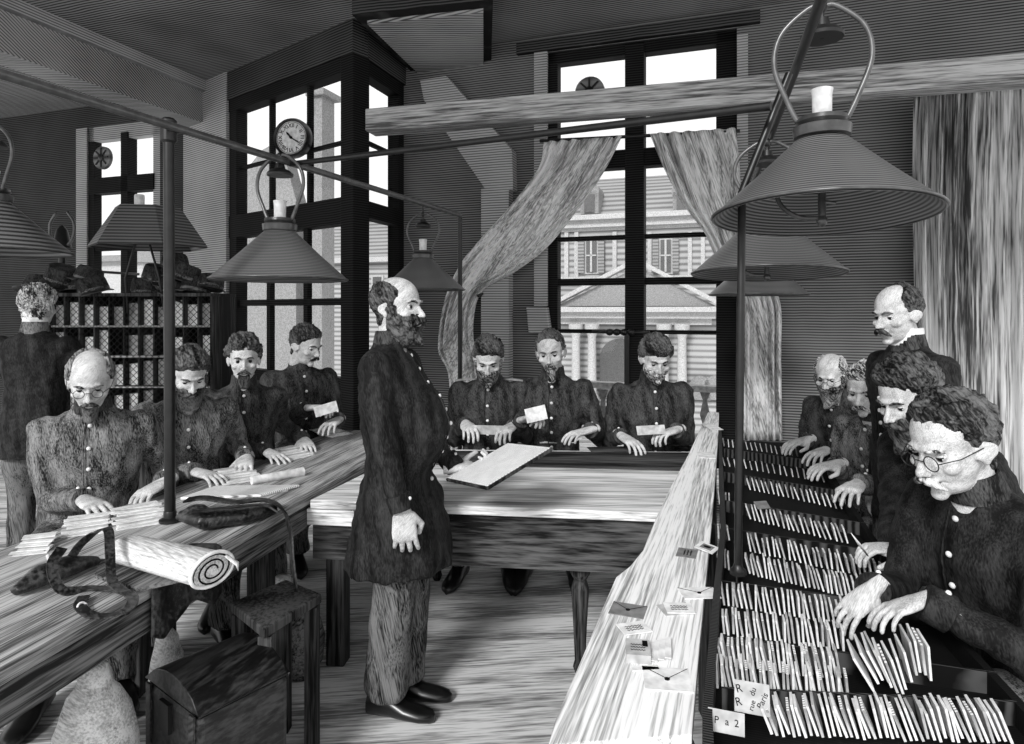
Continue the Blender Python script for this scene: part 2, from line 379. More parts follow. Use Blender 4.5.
# far wall with the small window
CC = C0+DA*2.73; aC = CC.dot(W)
b0, b1 = PP(76, HY, KL).dot(W), PP(160, HY, KL).dot(W)
zt2 = PP(118, 124, KL).z; zb2 = 1.0
m = MB(); aFar = PP(-60, HY, KL).dot(W)
m.ubox(aFar, b0, KL, KL+.25, 0, CEIL); m.ubox(b1, aC+.02, KL, KL+.25, 0, CEIL); m.ubox(b0, b1, KL, KL+.25, zt2, CEIL); m.ubox(b0, b1, KL, KL+.25, 0, zb2)
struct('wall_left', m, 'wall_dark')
w4 = thing('window_4', 'x', 'w', UV((b0+b1)/2, KL, zb2)); del w4['label']; del w4['category']; w4['kind'] = 'structure'
m = MB(); m.ubox(b0, b0+.17, KL+.0, KL+.12, zb2, zt2); part('jamb', m, 'wall_light', w4)
m = MB(); m.ubox(b0+.17, b0+.26, KL+.02, KL+.12, zb2, zt2); part('jamb', m, 'frame', w4)
m = MB(); m.ubox(b1-.12, b1, KL+.02, KL+.12, zb2, zt2); part('jamb', m, 'wall_light', w4)
m = MB(); m.ubox(b0, b1, KL+.02, KL+.12, zt2-.16, zt2); part('head_rail', m, 'wall_light', w4)
m = MB(); ac = PP(124, HY, KL).dot(W); m.ubox(ac-.05, ac+.05, KL+.0, KL+.13, zb2, zt2-.1); part('mullion', m, 'frame', w4)
zz = PP(118, 184, KL).z; m = MB(); m.ubox(b0+.2, b1-.1, KL+.0, KL+.13, zz-.09, zz+.09); part('transom', m, 'frame', w4)
zz = PP(118, 248, KL).z; m = MB(); m.ubox(b0+.2, b1-.1, KL+.03, KL+.1, zz-.02, zz+.02); part('glazing_bar', m, 'frame', w4)
m = MB(); m.ubox(b0+.1, b1-.1, KL+.07, KL+.076, zb2, zt2-.1); part('pane', m, 'glass', w4)
ventilator(103, 158, KL, .13, 'round ventilator disc in the small far window above the caps')
# header beam under the ceiling running to the corner
m = MB(); e0 = CC+Z*3.58; m.obox(e0-W*.0, W*.3, -U*6.6, Z*.42); struct('trim_4', m, 'ceil_beam')
m = MB(); m.obox(CC+Z*3.90+W*.3, W*.07, -U*6.6, Z*.1); struct('trim_5', m, 'wall_light')
# ceiling coffer and corbelled pilaster on the back wall
m = MB()
q = [PZ(352, 15, 3.85), PZ(418, 78, 3.85), PZ(491, 72, 3.85), PZ(493, 0, 3.85)]
m.prism(q, Z*.15); struct('trim_7', m, 'wall_dark')
m = MB(); q2 = [p.lerp(sum(q, V3(0,0,0))/4, .16) for p in q]; m.prism([p-Z*.03 for p in q2], Z*.04); struct('trim_8', m, 'ceil_beam')
m = MB(); m.pbox(486, 190, 513, 470, KB, -.12, 0)
def kp(x, y, k=KB-.12): return PP(x, y, k)
m.prism([kp(486, 190), kp(513, 190), kp(512, 150), kp(446, 76), kp(420, 80), kp(424, 100)], U*.12)
struct('wall_pilaster', m, 'wall_light')

# ================================================================ wooden tie beam across the room
b_l, b_r = P(365, 122, 4.5), P(1100, 52, 3.43)
dv = (b_r-b_l); dv.z = 0; ln = dv.length; dv.normalize(); dn = V3(-dv.y, dv.x, 0)
m = MB(); m.obox(V3(b_l.x, b_l.y, 2.86), dv*(ln+.6), dn*.16, Z*.155); o = struct('beam', m, 'beam', bevel=.008)

# ================================================================ curtains
def curtain(name, label, L, Rr, k, folds, amp, matn, t=.006, nv=60):
    Lp = catmull([PP(x, y, k) for x, y in L], 12); Rp = catmull([PP(x, y, k) for x, y in Rr], 12)
    def at(lst, v):
        f = v*(len(lst)-1); i = min(int(f), len(lst)-2); return lst[i].lerp(lst[i+1], f-i)
    def fn(u, v):
        p = at(Lp, v).lerp(at(Rp, v), u)
        return p+U*(amp*math.sin(u*folds*2*PI+1.5*math.sin(v*3))*(.6+.4*math.sin(u*7+v*2))+amp*.5*noise.noise(V3(u*6, v*3, 1)))
    mb = sheet(100, nv, fn); c = fn(.5, .5); c = V3(c.x, c.y, min(v.z for v in mb.v))
    o = part(name, mb, matn, None, smooth=True, base=c); solid(o, t); tag(o, label, 'curtain'); return o
curtain('curtain', 'pale curtain swept aside and falling past the pilaster beside the tall window',
    [(544, 142), (538, 168), (510, 205), (480, 238), (458, 266), (444, 300), (437, 350), (448, 380), (450, 470)],
    [(622, 136), (603, 172), (576, 210), (546, 247), (512, 273), (480, 292), (472, 330), (478, 372), (480, 470)], KB-.16, 7, .03, 'curtain')
curtain('curtain', 'pale curtain swept aside and falling behind the iron post and lamp shades',
    [(650, 134), (664, 168), (684, 205), (704, 232), (718, 262), (742, 300), (744, 360), (744, 440)],
    [(735, 128), (739, 160), (742, 205), (748, 240), (762, 270), (780, 302), (781, 360), (782, 440)], KB-.16, 6, .03, 'curtain_b')
curtain('drape', 'tall striped floor length drape hanging on the wall beyond the standing moustached man',
    [(914, 96), (914, 200), (916, 320), (918, 560)], [(1060, 84), (1060, 200), (1060, 320), (1060, 560)], KB-.25, 9, .045, 'drape')
m = MB(); a = PP(540, 141, KB-.13); b = PP(740, 131, KB-.13); m.tube([a, b], .014); o = part('curtain_rod', m, 'iron', None, smooth=True, base=a); tag(o, 'thin iron rod carrying the two swept curtains', 'rod')
m = MB(); m.tube([PP(478, 296, KB-.2), PP(486, 292, KB-.05), PP(494, 290, KB-.0)], .012); o = part('tieback_hook', m, 'iron', None, smooth=True, base=PP(494, 290, KB)); tag(o, 'small iron tieback hook on the wall by the swept curtain', 'hook')

# box-like wall bracket above the second man's head
c = PP(536, 320, KB-.07)
m = MB(); m.prism([c+W*-.09+Z*.11, c+W*.09+Z*.11, c+W*.12-Z*.11, c-W*.07-Z*.11], U*.1)
o = part('wall_box', m, 'wall_light', None, base=c, bevel=.008); tag(o, 'grey box fixed to the window jamb above the goateed sorter', 'box')

# ================================================================ balcony railing outside
KR = KB+.55
rb = thing('balcony_railing', 'pale stone balcony railing outside the tall window', 'railing', PP(645, 470, KR))
m = MB(); m.pbox(540, 384, 745, 390, KR, 0, .12); part('top_rail', m, 'stone_light', rb)
m = MB(); m.pbox(540, 432, 745, 440, KR, 0, .12); part('bottom_rail', m, 'stone_light', rb)
for x in range(552, 742, 17):
    p0 = PP(x, 390, KR+.06); p1 = PP(x, 432, KR+.06); h = p0.z-p1.z
    m = MB(); m.lathe(p1, [(.03, 0), (.03, h*.1), (.018, h*.16), (.045, h*.4), (.018, h*.75), (.04, h*.9), (.045, h)], 14); part('baluster', m, 'stone_mid', rb, smooth='auto')

# ================================================================ building across the street
KF = 24.0
fb = thing('building', 'pale stone town house with mansard roof and pediment across the street', 'building', PP(640, 470, KF))
def fp(name, mats, *boxes, k=KF, **kw):
    m = MB()
    for b in boxes: m.pbox(*b[:4], k, b[4], b[5])
    return part(name, m, mats, fb, **kw)
fp('wall', 'stone', (500, 226, 800, 560, 0, 2))
m = MB(); aa, bb = PP(500, HY, KF).dot(W), PP(800, HY, KF).dot(W); z0, z1, z2 = PP(640, 217, KF).z, PP(640, 186, KF).z, PP(640, 160, KF).z
m.prism([UV(aa, KF+.1, z0), UV(aa, KF+1.0, z1), UV(aa, KF+3.0, z2), UV(aa, KF+6, z2), UV(aa, KF+6, z0)], W*(bb-aa)); part('mansard_roof', m, 'slate', fb)
fp('cornice', 'stone_light', (500, 214, 800, 219, -.6, .4), (500, 219, 800, 226, -.35, .4), (500, 226, 800, 229, -.15, .2))
for x in (590, 682):
    d = MB(); d.pbox(x-9, 192, x+9, 214, KF, -.1, 1.4); d.lathe(PP(x, 192, KF)-U*.1, [(.35, 0), (.36, .0), (.36, 1.0), (.3, 1.0)], 20, U); do = part('dormer', d, 'stone_mid', fb)
    e = MB(); e.pbox(x-5, 195, x+5, 213, KF, -.16, -.1); part('pane', e, 'far_glass', do)
for x in (592, 666, 730, 545):
    w0 = fp('window', 'stone_light', (x-11, 238, x+11, 274, -.08, 0))
    m = MB(); m.pbox(x-5, 240, x+5, 272, KF, -.14, -.08); part('pane', m, 'far_glass', w0)
    m = MB(); m.pbox(x-1, 240, x+1, 272, KF, -.18, -.14); m.pbox(x-5, 255, x+5, 256.5, KF, -.18, -.14); part('glazing_bar', m, 'stone_light', w0)
    for sx in (-13, 7):
        m = MB(); m.pbox(x+sx, 239, x+sx+6, 273, KF, -.2, -.1); part('shutter', m, 'shutter', w0)
for x in (567, 577, 615, 650, 690, 703): fp('pilaster', 'stone_light', (x-2, 232, x+2, 278, -.12, 0))
fp('string_course', 'stone_light', (500, 276, 800, 281, -.3, 0))
m = MB(); m.prism([PP(556, 306, KF-.9), PP(716, 306, KF-.9), PP(636, 268, KF-.9)], U*.7); part('pediment', m, 'stone_mid', fb)
m = MB()
for a_, b_ in (((548, 308), (636, 262)), ((724, 308), (636, 262))):
    p0, p1 = PP(*a_, KF-1.2), PP(*b_, KF-1.2); m.obox(p0, p1-p0, Z*.16, U*.5)
m.obox(PP(548, 312, KF-1.2), PP(724, 312, KF-1.2)-PP(548, 312, KF-1.2), Z*.18, U*.5); part('pediment_moulding', m, 'stone_light', fb)
fp('entablature', 'stone_light', (556, 312, 716, 318, -.9, 0), (560, 318, 712, 324, -.6, 0))
for x in (576, 592, 664, 682):
    m = MB(); c = PP(x, 400, KF-.6); h = PP(x, 324, KF-.6).z-c.z
    m.lathe(c, [(.24, 0), (.24, .15), (.17, .25), (.15, h-.5), (.17, h-.4), (.27, h-.15), (.27, h)], 16); part('column', m, 'stone_light', fb, smooth='auto')
m = MB(); c = PP(620, 400, KF-.25); aa = [c+W*(-.75), c+W*.75]; h = 1.5
pts = [c-W*.75, c+W*.75]+[c+W*.75*math.cos(t)+Z*(h+.75*math.sin(t)) for t in [PI*i/12 for i in range(13)]]
m.prism(pts, U*.2); part('arched_door', m, 'far_glass', fb)
for x in (700, 715): 
    m = MB(); c = PP(x, 400, KF-.25); pts = [c-W*.35, c+W*.35]+[c+W*.35*math.cos(t)+Z*(.5+.35*math.sin(t)) for t in [PI*i/10 for i in range(11)]]; m.prism(pts, U*.2); part('arched_window', m, 'stone_mid', fb)
# second building seen through the projecting partition
KG = 26.0
gb = thing('building', 'pale gabled house with chimneys seen through the projecting glazed corner', 'building', PP(300, 470, KG))
def gp(name, mats, *bx):
    m = MB()
    for b in bx: m.pbox(*b[:4], KG, b[4], b[5])
    return part(name, m, mats, gb)
gp('wall', 'stone', (215, 262, 500, 520, 0, 5)); gp('cornice', 'stone_light', (212, 258, 504, 263, -.4, .3))
m = MB(); aa, bb = PP(215, HY, KG).dot(W), PP(500, HY, KG).dot(W); z0, z1 = PP(350, 258, KG).z, PP(350, 212, KG).z
m.prism([UV(aa, KG, z0), UV(aa, KG+2.5, z1), UV(aa, KG+5, z0)], W*(bb-aa)); part('roof', m, 'slate', gb)
for x0, x1, y in ((324, 330, 205), (334, 341, 190), (374, 380, 130), (385, 391, 132), (262, 270, 205)): 
    gp('chimney', 'stone_mid', (x0, y, x1, 240, 1.5, 2.2))
m = MB()
for i in range(9):
    x = 222+i*30; a0 = MB(); a0.pbox(x, 275, x+12, 310, KG, -.06, 0); wo = part('window', a0, 'stone_light', gb)
    a1 = MB(); a1.pbox(x+2, 277, x+10, 308, KG, -.12, -.06); part('pane', a1, 'far_glass', wo)
# roof slope with glazing seen high through the glazed corner
hb = thing('building', 'tall grey gable wall standing close outside the glazed corner under the clock', 'building', PP(265, 470, 13))
m = MB(); K = 13.0
m.prism([PP(205, 200, K), PP(246, 170, K), PP(262, 150, K), PP(280, 140, K), PP(296, 200, K), PP(296, 560, K), PP(205, 560, K)], U*.4); part('gable', m, 'stone_mid', hb)
m = MB(); m.pbox(312, 95, 322, 560, K, 0, .5); m.pbox(308, 90, 326, 96, K, -.1, .6); part('stack', m, 'stone_mid', hb)
m = MB(); m.prism([PP(300, 140, K), PP(318, 92, K), PP(322, 96, K), PP(303, 146, K)], U*.2); part('brace', m, 'stone_mid', hb)
# building beyond the far small window
sb = thing('building', 'pale house wall seen low through the small far window behind the caps', 'building', PP(120, 470, 20))
m = MB(); m.pbox(20, 262, 200, 520, 20, 0, 4); part('wall', m, 'stone_light', sb)
m = MB(); m.pbox(16, 256, 204, 262, 20, -.3, .3); part('cornice', m, 'stone_mid', sb)
m = MB(); m.prism([PP(132, 262, 19.5), PP(156, 262, 19.5), PP(144, 215, 19.5)], U*.4); part('gable', m, 'stone_mid', sb)
# ================================================================ gas pipes
PZ0 = 2.34
def pipe(name, label, pts, r, mat='pipe', group=None):
    m = MB(); m.tube(pts, r, 12); c = sum((Vector(p) for p in pts), V3(0,0,0))/len(pts)
    o = part(name, m, mat, None, smooth='auto', base=c); return tag(o, label, 'pipe', group)
g0, g1 = PZ(-90, 46, PZ0), PZ(460, 215, PZ0)
pipe('gas_pipe', 'long horizontal gas pipe carrying the two lamps over the left bench', [g0, g1, g1-Z*.06], .017, 'pipe_light')
pipe('gas_post', 'upright iron post rising from the floor behind the lamp beside the inspector', [V3(g1.x, g1.y, 0), g1-Z*.02], .017)
pb = PZ(170, 522, .78); gp_ = PZ(176, 128, PZ0)
pt = V3(pb.x-.005, pb.y, PZ0)
pm = thing('gas_post', 'upright iron post standing on the long bench between two seated sorters', 'pipe', pb)
m = MB(); m.tube([pb+Z*.004, pt], .021, 14); part('pole', m, 'pipe', pm, smooth='auto')
m = MB(); m.lathe(pb, [(.04, .003), (.04, .012), (.024, .02), (.024, .04), (.022, .045)], 20); part('floor_flange', m, 'iron', pm, smooth='auto')
m = MB(); m.lathe(pt, [(.02, -.06), (.03, -.05), (.03, .03), (.02, .04)], 16); part('coupling', m, 'iron', pm, smooth='auto')
h0, h1 = P(290, 164, 3.18), P(771, 106, 1.87)
m = MB(); pipe('gas_pipe', 'dark horizontal gas pipe crossing the room below the timber beam', [h0, h1], .013)
q0, q1 = P(748, 197, 4.2), P(830, -24, 1.42)
pipe('gas_pipe', 'dark gas pipe slanting up overhead and carrying the big conical lamps', [q0, q1], .014)
sb_ = PZ(738, 574, .83); st_ = P(742, 192, sb_.y)
pm = thing('gas_post', 'slim upright iron post rising from the sorting case in front of the window', 'pipe', sb_)
m = MB(); m.tube([sb_, st_, P(789, 74, sb_.y)], .012, 12); part('pole', m, 'pipe', pm, smooth='auto')
m = MB(); m.lathe(sb_, [(.024, -.0), (.024, .012), (.015, .02), (.013, .03)], 16); part('floor_flange', m, 'iron', pm, smooth='auto')

# ================================================================ lamps
def lamp(c, R, label, hang=None, tap=True, mat='shade', harp=True, hs=.95, tilt=0):
    """c = centre of the shade's rim"""
    t = thing('gas_lamp', label, 'lamp', c)
    h = .80*R; r0 = .20*R
    prof = [(R, 0), (R*1.0, .012*R), (lerp(r0, R, .5)*1.0, h*.47), (r0*1.1, h*.93), (r0, h)]
    inner = [(r-.008*R-.004*(i == 0), z-.018*R*(i > 0)-.004*R) for i, (r, z) in reversed(list(enumerate(prof)))]
    m = MB(); m.lathe(c, prof+inner+[prof[0]], 64, closed=False) if False else m.lathe(c, prof+inner, 64, closed=True); s1 = part('lamp_shade', m, mat, t, smooth='auto')
    m = MB(); m.torus(c+Z*.004, R, .008*R+.001, Z, 64, 6); s2 = part('rim', m, 'pipe_light', t, smooth=True)
    if tilt:
        for q in (s1, s2): q.rotation_mode = 'AXIS_ANGLE'; q.rotation_axis_angle = (-tilt, W.x, W.y, 0)
    m = MB(); m.lathe(c+Z*h, [(r0*.9, -.06*R), (r0*1.25, -.05*R), (r0*1.3, .04*R), (r0*1.0, .06*R), (r0*1.15, .09*R), (r0*1.1, .13*R), (r0*.4, .14*R)], 28); part('collar', m, 'brass', t, smooth='auto')
    m = MB(); m.lathe(c+Z*(h+.1*R), [(.085*R, 0), (.09*R, .25*R), (.10*R, .30*R), (.075*R, .31*R)], 20); part('chimney', m, 'glass_chim', t, smooth='auto')
    top = c+Z*(h+.1*R+hs*R)
    for s in (-1, 1):
        pts = catmull([c+Z*(h+.1*R)+W*s*r0*1.05, c+Z*(h+.3*R)+W*s*r0*1.5, c+Z*(h+.1*R+.52*hs*R)+W*s*.42*R, c+Z*(h+.1*R+.8*hs*R)+W*s*.36*R, top+W*s*.12*R, top], 7)
        m = MB(); m.tube(pts, .026*R, 10); part('harp_arm', m, 'pipe_light', t, smooth=True)
    m = MB(); bz = top-Z*.30*R
    m.lathe(bz, [(.19*R, 0), (.195*R, .03*R), (.15*R, .08*R), (.08*R, .11*R), (.06*R, .19*R), (.02*R, .2*R)], 24); m.tube([bz+Z*.19*R, top], .012*R, 8); part('smoke_bell', m, 'iron', t, smooth='auto')
    if hang: 
        m = MB(); m.tube([top, V3(top.x, top.y, hang)], .02*R, 10); m.ell(top, .05*R, .05*R, .06*R); part('stem', m, 'iron', t, smooth='auto')
    if tap:
        m = MB(); b0 = c+Z*(h*(.42 if tilt else .7)); m.tube([b0+Z*.1*R, b0-Z*.36*R], .035*R, 10); m.tube([b0-Z*.2*R, b0-Z*.22*R+W*.12*R], .02*R, 8)
        m.tube(catmull([b0-W*.42*R-Z*.02*R, b0-W*.36*R-Z*.22*R, b0-W*.2*R-Z*.34*R, b0-Z*.36*R], 6), .024*R, 8); m.ell(b0-Z*.38*R, .05*R, .05*R, .06*R)
        part('burner', m, 'brass', t, smooth='auto')
    return t
lamp(P(280, 280, 3.14), .318, 'conical hanging lamp with glass chimney over the curly haired sorter', hang=PZ0, hs=.98)
lamp(P(423, 290, 4.4), .285, 'small conical hanging lamp behind the head of the standing inspector', hang=PZ0, hs=.9)
lamp(P(822, 216, 1.8), .292, 'largest conical lamp with chimney hanging over the sorting case', hang=2.37, hs=1.08, tilt=.075)
lamp(P(767, 274, 2.67), .300, 'conical lamp half covered by the biggest lamp shade and its harp', hang=2.37, hs=.9, tilt=.05)
lamp(P(758, 295, 4.1), .300, 'smallest and lowest of the three lamp shades over the sorting case', hang=2.37, hs=.9)
lamp(P(-8, 252, 3.3), .345, 'pale conical lamp shade cut off beside the dark wall near the caps', hang=PZ0, mat='shade_far')
# six sided shade behind the post
c = P(148, 247, 4.6); t = thing('gas_lamp', 'six sided slanting lamp shade hanging before the small far window', 'lamp', c)
def hexr(rx, ry, z): return [c+V3(rx*math.cos(2*PI*j/6+.12), ry*math.sin(2*PI*j/6+.12), z) for j in range(6)]
m = MB(); m.rings([hexr(.41, .34, 0), hexr(.225, .2, .27), hexr(.21, .19, .26), hexr(.40, .33, -.006), hexr(.41, .34, 0)], False)
part('lamp_shade', m, 'shade_far', t); m = MB(); m.rings([hexr(.225, .2, .266), hexr(.225, .2, .275)]); part('shade_cap', m, 'shade_far', t)
m = MB(); m.lathe(c+V3(-.06, 0, .27), [(.032, 0), (.034, .09), (.03, .1)], 16); part('chimney', m, 'glass_chim', t, smooth='auto')
for s in (-1, 1):
    m = MB(); m.tube([c+V3(-.04, 0, .2), c+V3(-.04+s*.12, 0, -.22), c+V3(-.04+s*.13, .05, -.47)], .008); part('bracket', m, 'iron', t)
# small twin-pronged gas bracket on the dark wall
c = P(62, 240, 6.6); t = thing('gas_bracket', 'small two pronged gas bracket against the dark wall above the caps', 'lamp', c)
for s in (-1, 1):
    m = MB(); m.tube(catmull([c-Z*.1, c+W*s*.14, c+W*s*.17+Z*.16, c+W*s*.08+Z*.28], 6), .014); part('arm', m, 'pipe_light', t, smooth=True)
m = MB(); m.lathe(c-Z*.3, [(.03, 0), (.03, .2), (.09, .22), (.05, .4), (.01, .45)], 14); m.tube([c-Z*.3, c+U*.9-Z*.3], .015); part('burner', m, 'iron', t, smooth='auto')

# ================================================================ clock
ck = C0+DA*.66+NA*.16; ck = V3(ck.x, ck.y, 0); d_ = ck.y
cc = P(295, 138, d_); cc = V3(ck.x, ck.y, cc.z)
s_ = (295-CX)/F; 
t = thing('wall_clock', 'round white faced clock with black rim hanging on the glazed corner', 'clock', cc)
Rk = 19.5*d_/F; NA_ = NA; NA = (NA+(V3(0,0,0)-V3(ck.x, ck.y, 0)).normalized()*.8).normalized(); DA_ = DA; DA = V3(-NA.y, NA.x, 0); side = DA*-1 if DA.x < 0 else DA*1
m = MB(); m.lathe(cc, [(Rk*.5, -.06), (Rk, -.05), (Rk*1.02, .0), (Rk*.96, .03), (Rk*.86, .02), (Rk*.84, .005), (.01, .005)], 40, NA); part('case', m, 'iron', t, smooth='auto')
m = MB(); m.lathe(cc+NA*.006, [(.003, 0), (Rk*.85, 0), (Rk*.85, .004), (.003, .004)], 40, NA); dial = part('dial', m, 'paper', t)
m = MB()
a12 = Z; rgt = side
m.torus(cc+NA*.012, Rk*.80, Rk*.012, NA, 48, 5); part('minute_track', m, 'ink', dial)
ROM = ['XII', 'I', 'II', 'III', 'IIII', 'V', 'VI', 'VII', 'VIII', 'IX', 'X', 'XI']
def textmesh(txt, size, ori_x, ori_y, c, extr=.001):
    cu = bpy.data.curves.new('t', 'FONT'); cu.body = txt; cu.size = size; cu.align_x = 'CENTER'; cu.align_y = 'CENTER'; cu.extrude = extr
    o = bpy.data.objects.new('t', cu); COL.objects.link(o); C.view_layer.update()
    me = bpy.data.meshes.new_from_object(o.evaluated_get(C.evaluated_depsgraph_get())); bpy.data.objects.remove(o); bpy.data.curves.remove(cu)
    n = ori_x.cross(ori_y); m = MB(); m.add([c+ori_x*v.co.x+ori_y*v.co.y+n*v.co.z for v in me.vertices], [tuple(p.vertices) for p in me.polygons]); bpy.data.meshes.remove(me); return m
for i, tx in enumerate(ROM):
    th = 2*PI*i/12; dr = a12*math.cos(th)+rgt*math.sin(th); tg = rgt*math.cos(th)-a12*math.sin(th)
    a = textmesh(tx, Rk*.30, tg, dr, cc+NA*.012+dr*Rk*.62); part('numeral', a, 'ink', dial)
def hand(ang, ln, w_):
    th = math.radians(ang); dr = a12*math.cos(th)+rgt*math.sin(th); tg = dr.cross(NA); m = MB()
    m.prism([cc+NA*.016-dr*ln*.2-tg*w_*.5, cc+NA*.016-dr*ln*.2+tg*w_*.5, cc+NA*.016+dr*ln*.7+tg*w_, cc+NA*.016+dr*ln, cc+NA*.016+dr*ln*.7-tg*w_], NA*.004); part('clock_hand', m, 'ink', t)
hand(122, Rk*.6, Rk*.035); hand(318, Rk*.42, Rk*.05)
m = MB(); m.lathe(cc+NA*.012, [(.012, 0), (.012, .012), (.003, .014)], 12, NA); part('hub', m, 'ink', t)
m = MB(); m.obox(cc-NA*.05-side*.05-Z*.1, side*.1, -NA_*.10, Z*.2); part('wall_plate', m, 'iron', t)
NA = NA_; DA = DA_

# ================================================================ left bench
BH = .78
def fe(y): return V3(-1.189+.195*(y-1.58), y, 0)         # front edge of the long bench
def be(y): return V3(fe(y).x-pl([1, 4.6], [.84, .62], y), y, 0)
t = thing('sorting_bench', 'long heavy timber bench running away along the seated row of sorters', 'bench', fe(2.8))
y0, y1 = .55, 4.55
m = MB(); m.prism([be(y0), fe(y0), fe(y1), be(y1)], Z*.045); m.v = [v+Z*(BH-.045) for v in m.v]; part('bench_top', m, 'bench', t, bevel=.006)
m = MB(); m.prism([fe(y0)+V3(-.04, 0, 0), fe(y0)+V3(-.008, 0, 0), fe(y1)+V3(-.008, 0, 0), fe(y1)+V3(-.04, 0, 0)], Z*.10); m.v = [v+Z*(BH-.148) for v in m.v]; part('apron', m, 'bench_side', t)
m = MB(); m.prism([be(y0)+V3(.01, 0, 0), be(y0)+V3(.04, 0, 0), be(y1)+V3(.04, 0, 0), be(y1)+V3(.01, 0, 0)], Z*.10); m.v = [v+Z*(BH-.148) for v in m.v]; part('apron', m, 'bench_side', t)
for y in (.8, 2.75, 4.45):
    for b in (fe(y)+V3(-.1, 0, 0), be(y)+V3(.1, 0, 0)):
        m = MB(); m.box(b+Z*(BH-.048)/2, .09, .09, BH-.048); part('leg', m, 'dark_wood', t, bevel=.006)
# ================================================================ table across the back
TH = .765
A_, B_ = PZ(310, 500, TH), PZ(690, 514, TH)
D_ = PZ(705, 452, TH); E_ = PZ(380, 447, TH)
ft = (B_-A_).normalized(); bk = V3(-ft.y, ft.x, 0)
t = thing('sorting_table', 'broad pale topped table across the room in front of the three uniformed men', 'table', V3(.2, 3, 0))
m = MB(); m.prism([V3(p.x, p.y, TH-.04) for p in (A_, B_, D_, V3(-.62, 4.0, 0), V3(-.72, 3.6, 0))], Z*.04); part('table_top', m, 'table', t, bevel=.004)
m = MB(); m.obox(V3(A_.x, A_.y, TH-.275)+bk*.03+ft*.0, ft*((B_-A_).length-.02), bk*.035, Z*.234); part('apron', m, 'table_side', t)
m = MB(); m.obox(V3(A_.x, A_.y, TH-.115)+bk*.012-ft*.02, ft*.22, -bk*.0+bk*.02, Z*.07); part('end_block', m, 'table', t)
for p in (A_+ft*.10+bk*.08,):
    m = MB(); m.box(V3(p.x, p.y, (TH-.04)/2), .085, .085, TH-.04, ft, bk); part('leg', m, 'dark_wood', t, bevel=.006)
for p in (B_-ft*.46+bk*.12, V3(D_.x-.1, D_.y-.1, 0), V3(-.45, 3.9, 0)):
    c = V3(p.x, p.y, 0); H = TH-.04
    m = MB(); m.lathe(c, [(.02, 0), (.032, .03), (.024, .06), (.03, .2), (.04, .38), (.028, .42), (.045, .45), (.045, .48), (.028, .5), (.04, .53), (.04, H)], 20); part('leg', m, 'dark_wood', t, smooth='auto')
# darker strip of felt along the far half of the table
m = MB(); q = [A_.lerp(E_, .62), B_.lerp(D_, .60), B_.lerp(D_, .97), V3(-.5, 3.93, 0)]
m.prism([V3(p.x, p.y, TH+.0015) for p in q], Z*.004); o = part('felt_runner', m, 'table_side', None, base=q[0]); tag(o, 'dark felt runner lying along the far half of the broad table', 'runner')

# ================================================================ right hand sorting case
SH = .80
t = thing('sorting_case', 'black compartmented letter case standing in front of the men with filed envelopes', 'sorting case', V3(.9, 2, 0))
def le(y): return pl([.6, 1.27, 1.9, 2.4, 4.6], [.19, .37, .59, .77, 1.46], y)       # left edge of the case
def re_(y): return pl([.6, 1.38, 2.1, 3.4, 4.6], [.83, 1.10, 1.24, 1.66, 2.08], y)
ys = [.95, 1.3, 1.9, 2.4, 3.0, 3.6, 4.35]
base_poly = [V3(le(y), y, 0) for y in ys]+[V3(re_(y), y, 0) for y in reversed(ys)]
FZ = .735
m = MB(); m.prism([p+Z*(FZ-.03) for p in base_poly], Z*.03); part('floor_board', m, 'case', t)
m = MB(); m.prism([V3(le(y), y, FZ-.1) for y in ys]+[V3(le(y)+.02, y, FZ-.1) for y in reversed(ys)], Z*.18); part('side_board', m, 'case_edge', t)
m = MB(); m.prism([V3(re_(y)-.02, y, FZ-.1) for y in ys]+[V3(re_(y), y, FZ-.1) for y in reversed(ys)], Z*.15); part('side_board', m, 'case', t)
for y in (1.02, 4.2):
    for x in (le(y)+.06, re_(y)-.06):
        m = MB(); m.box(V3(x, y, (FZ-.03)/2), .07, .07, FZ-.03); part('leg', m, 'dark_wood', t, bevel=.005)
# ledge: pale board with a shaped edge
t2 = thing('ledge_board', 'long pale wooden ledge with curved edge strewn with loose letters', 'shelf', V3(.5, 2, SH))
Lp = [(548, 745), (555, 720), (585, 650), (606, 600), (616, 577), (630, 566), (643, 550), (655, 520), (670, 488), (688, 455), (702, 425), (708, 412)]
Rp = [(692, 735), (693, 720), (700, 640), (706, 580), (712, 520), (716, 470), (718, 440), (719, 412)]
pts = [PZ(x, y, SH) for x, y in Lp]+[PZ(x, y, SH) for x, y in reversed(Rp)]
m = MB(); m.prism([p-Z*.03 for p in pts], Z*.03); part('board', m, 'ledge', t2, bevel=.003)
m = MB(); q = PZ(708, 412, SH); q2 = PZ(719, 412, SH)
for y in (1.3, 2.6, 4.2):
    x = le(y)-.05; m = MB(); m.box(V3(x, y, (SH-.03)/2), .06, .06, SH-.03); part('leg', m, 'dark_wood', t2, bevel=.005)

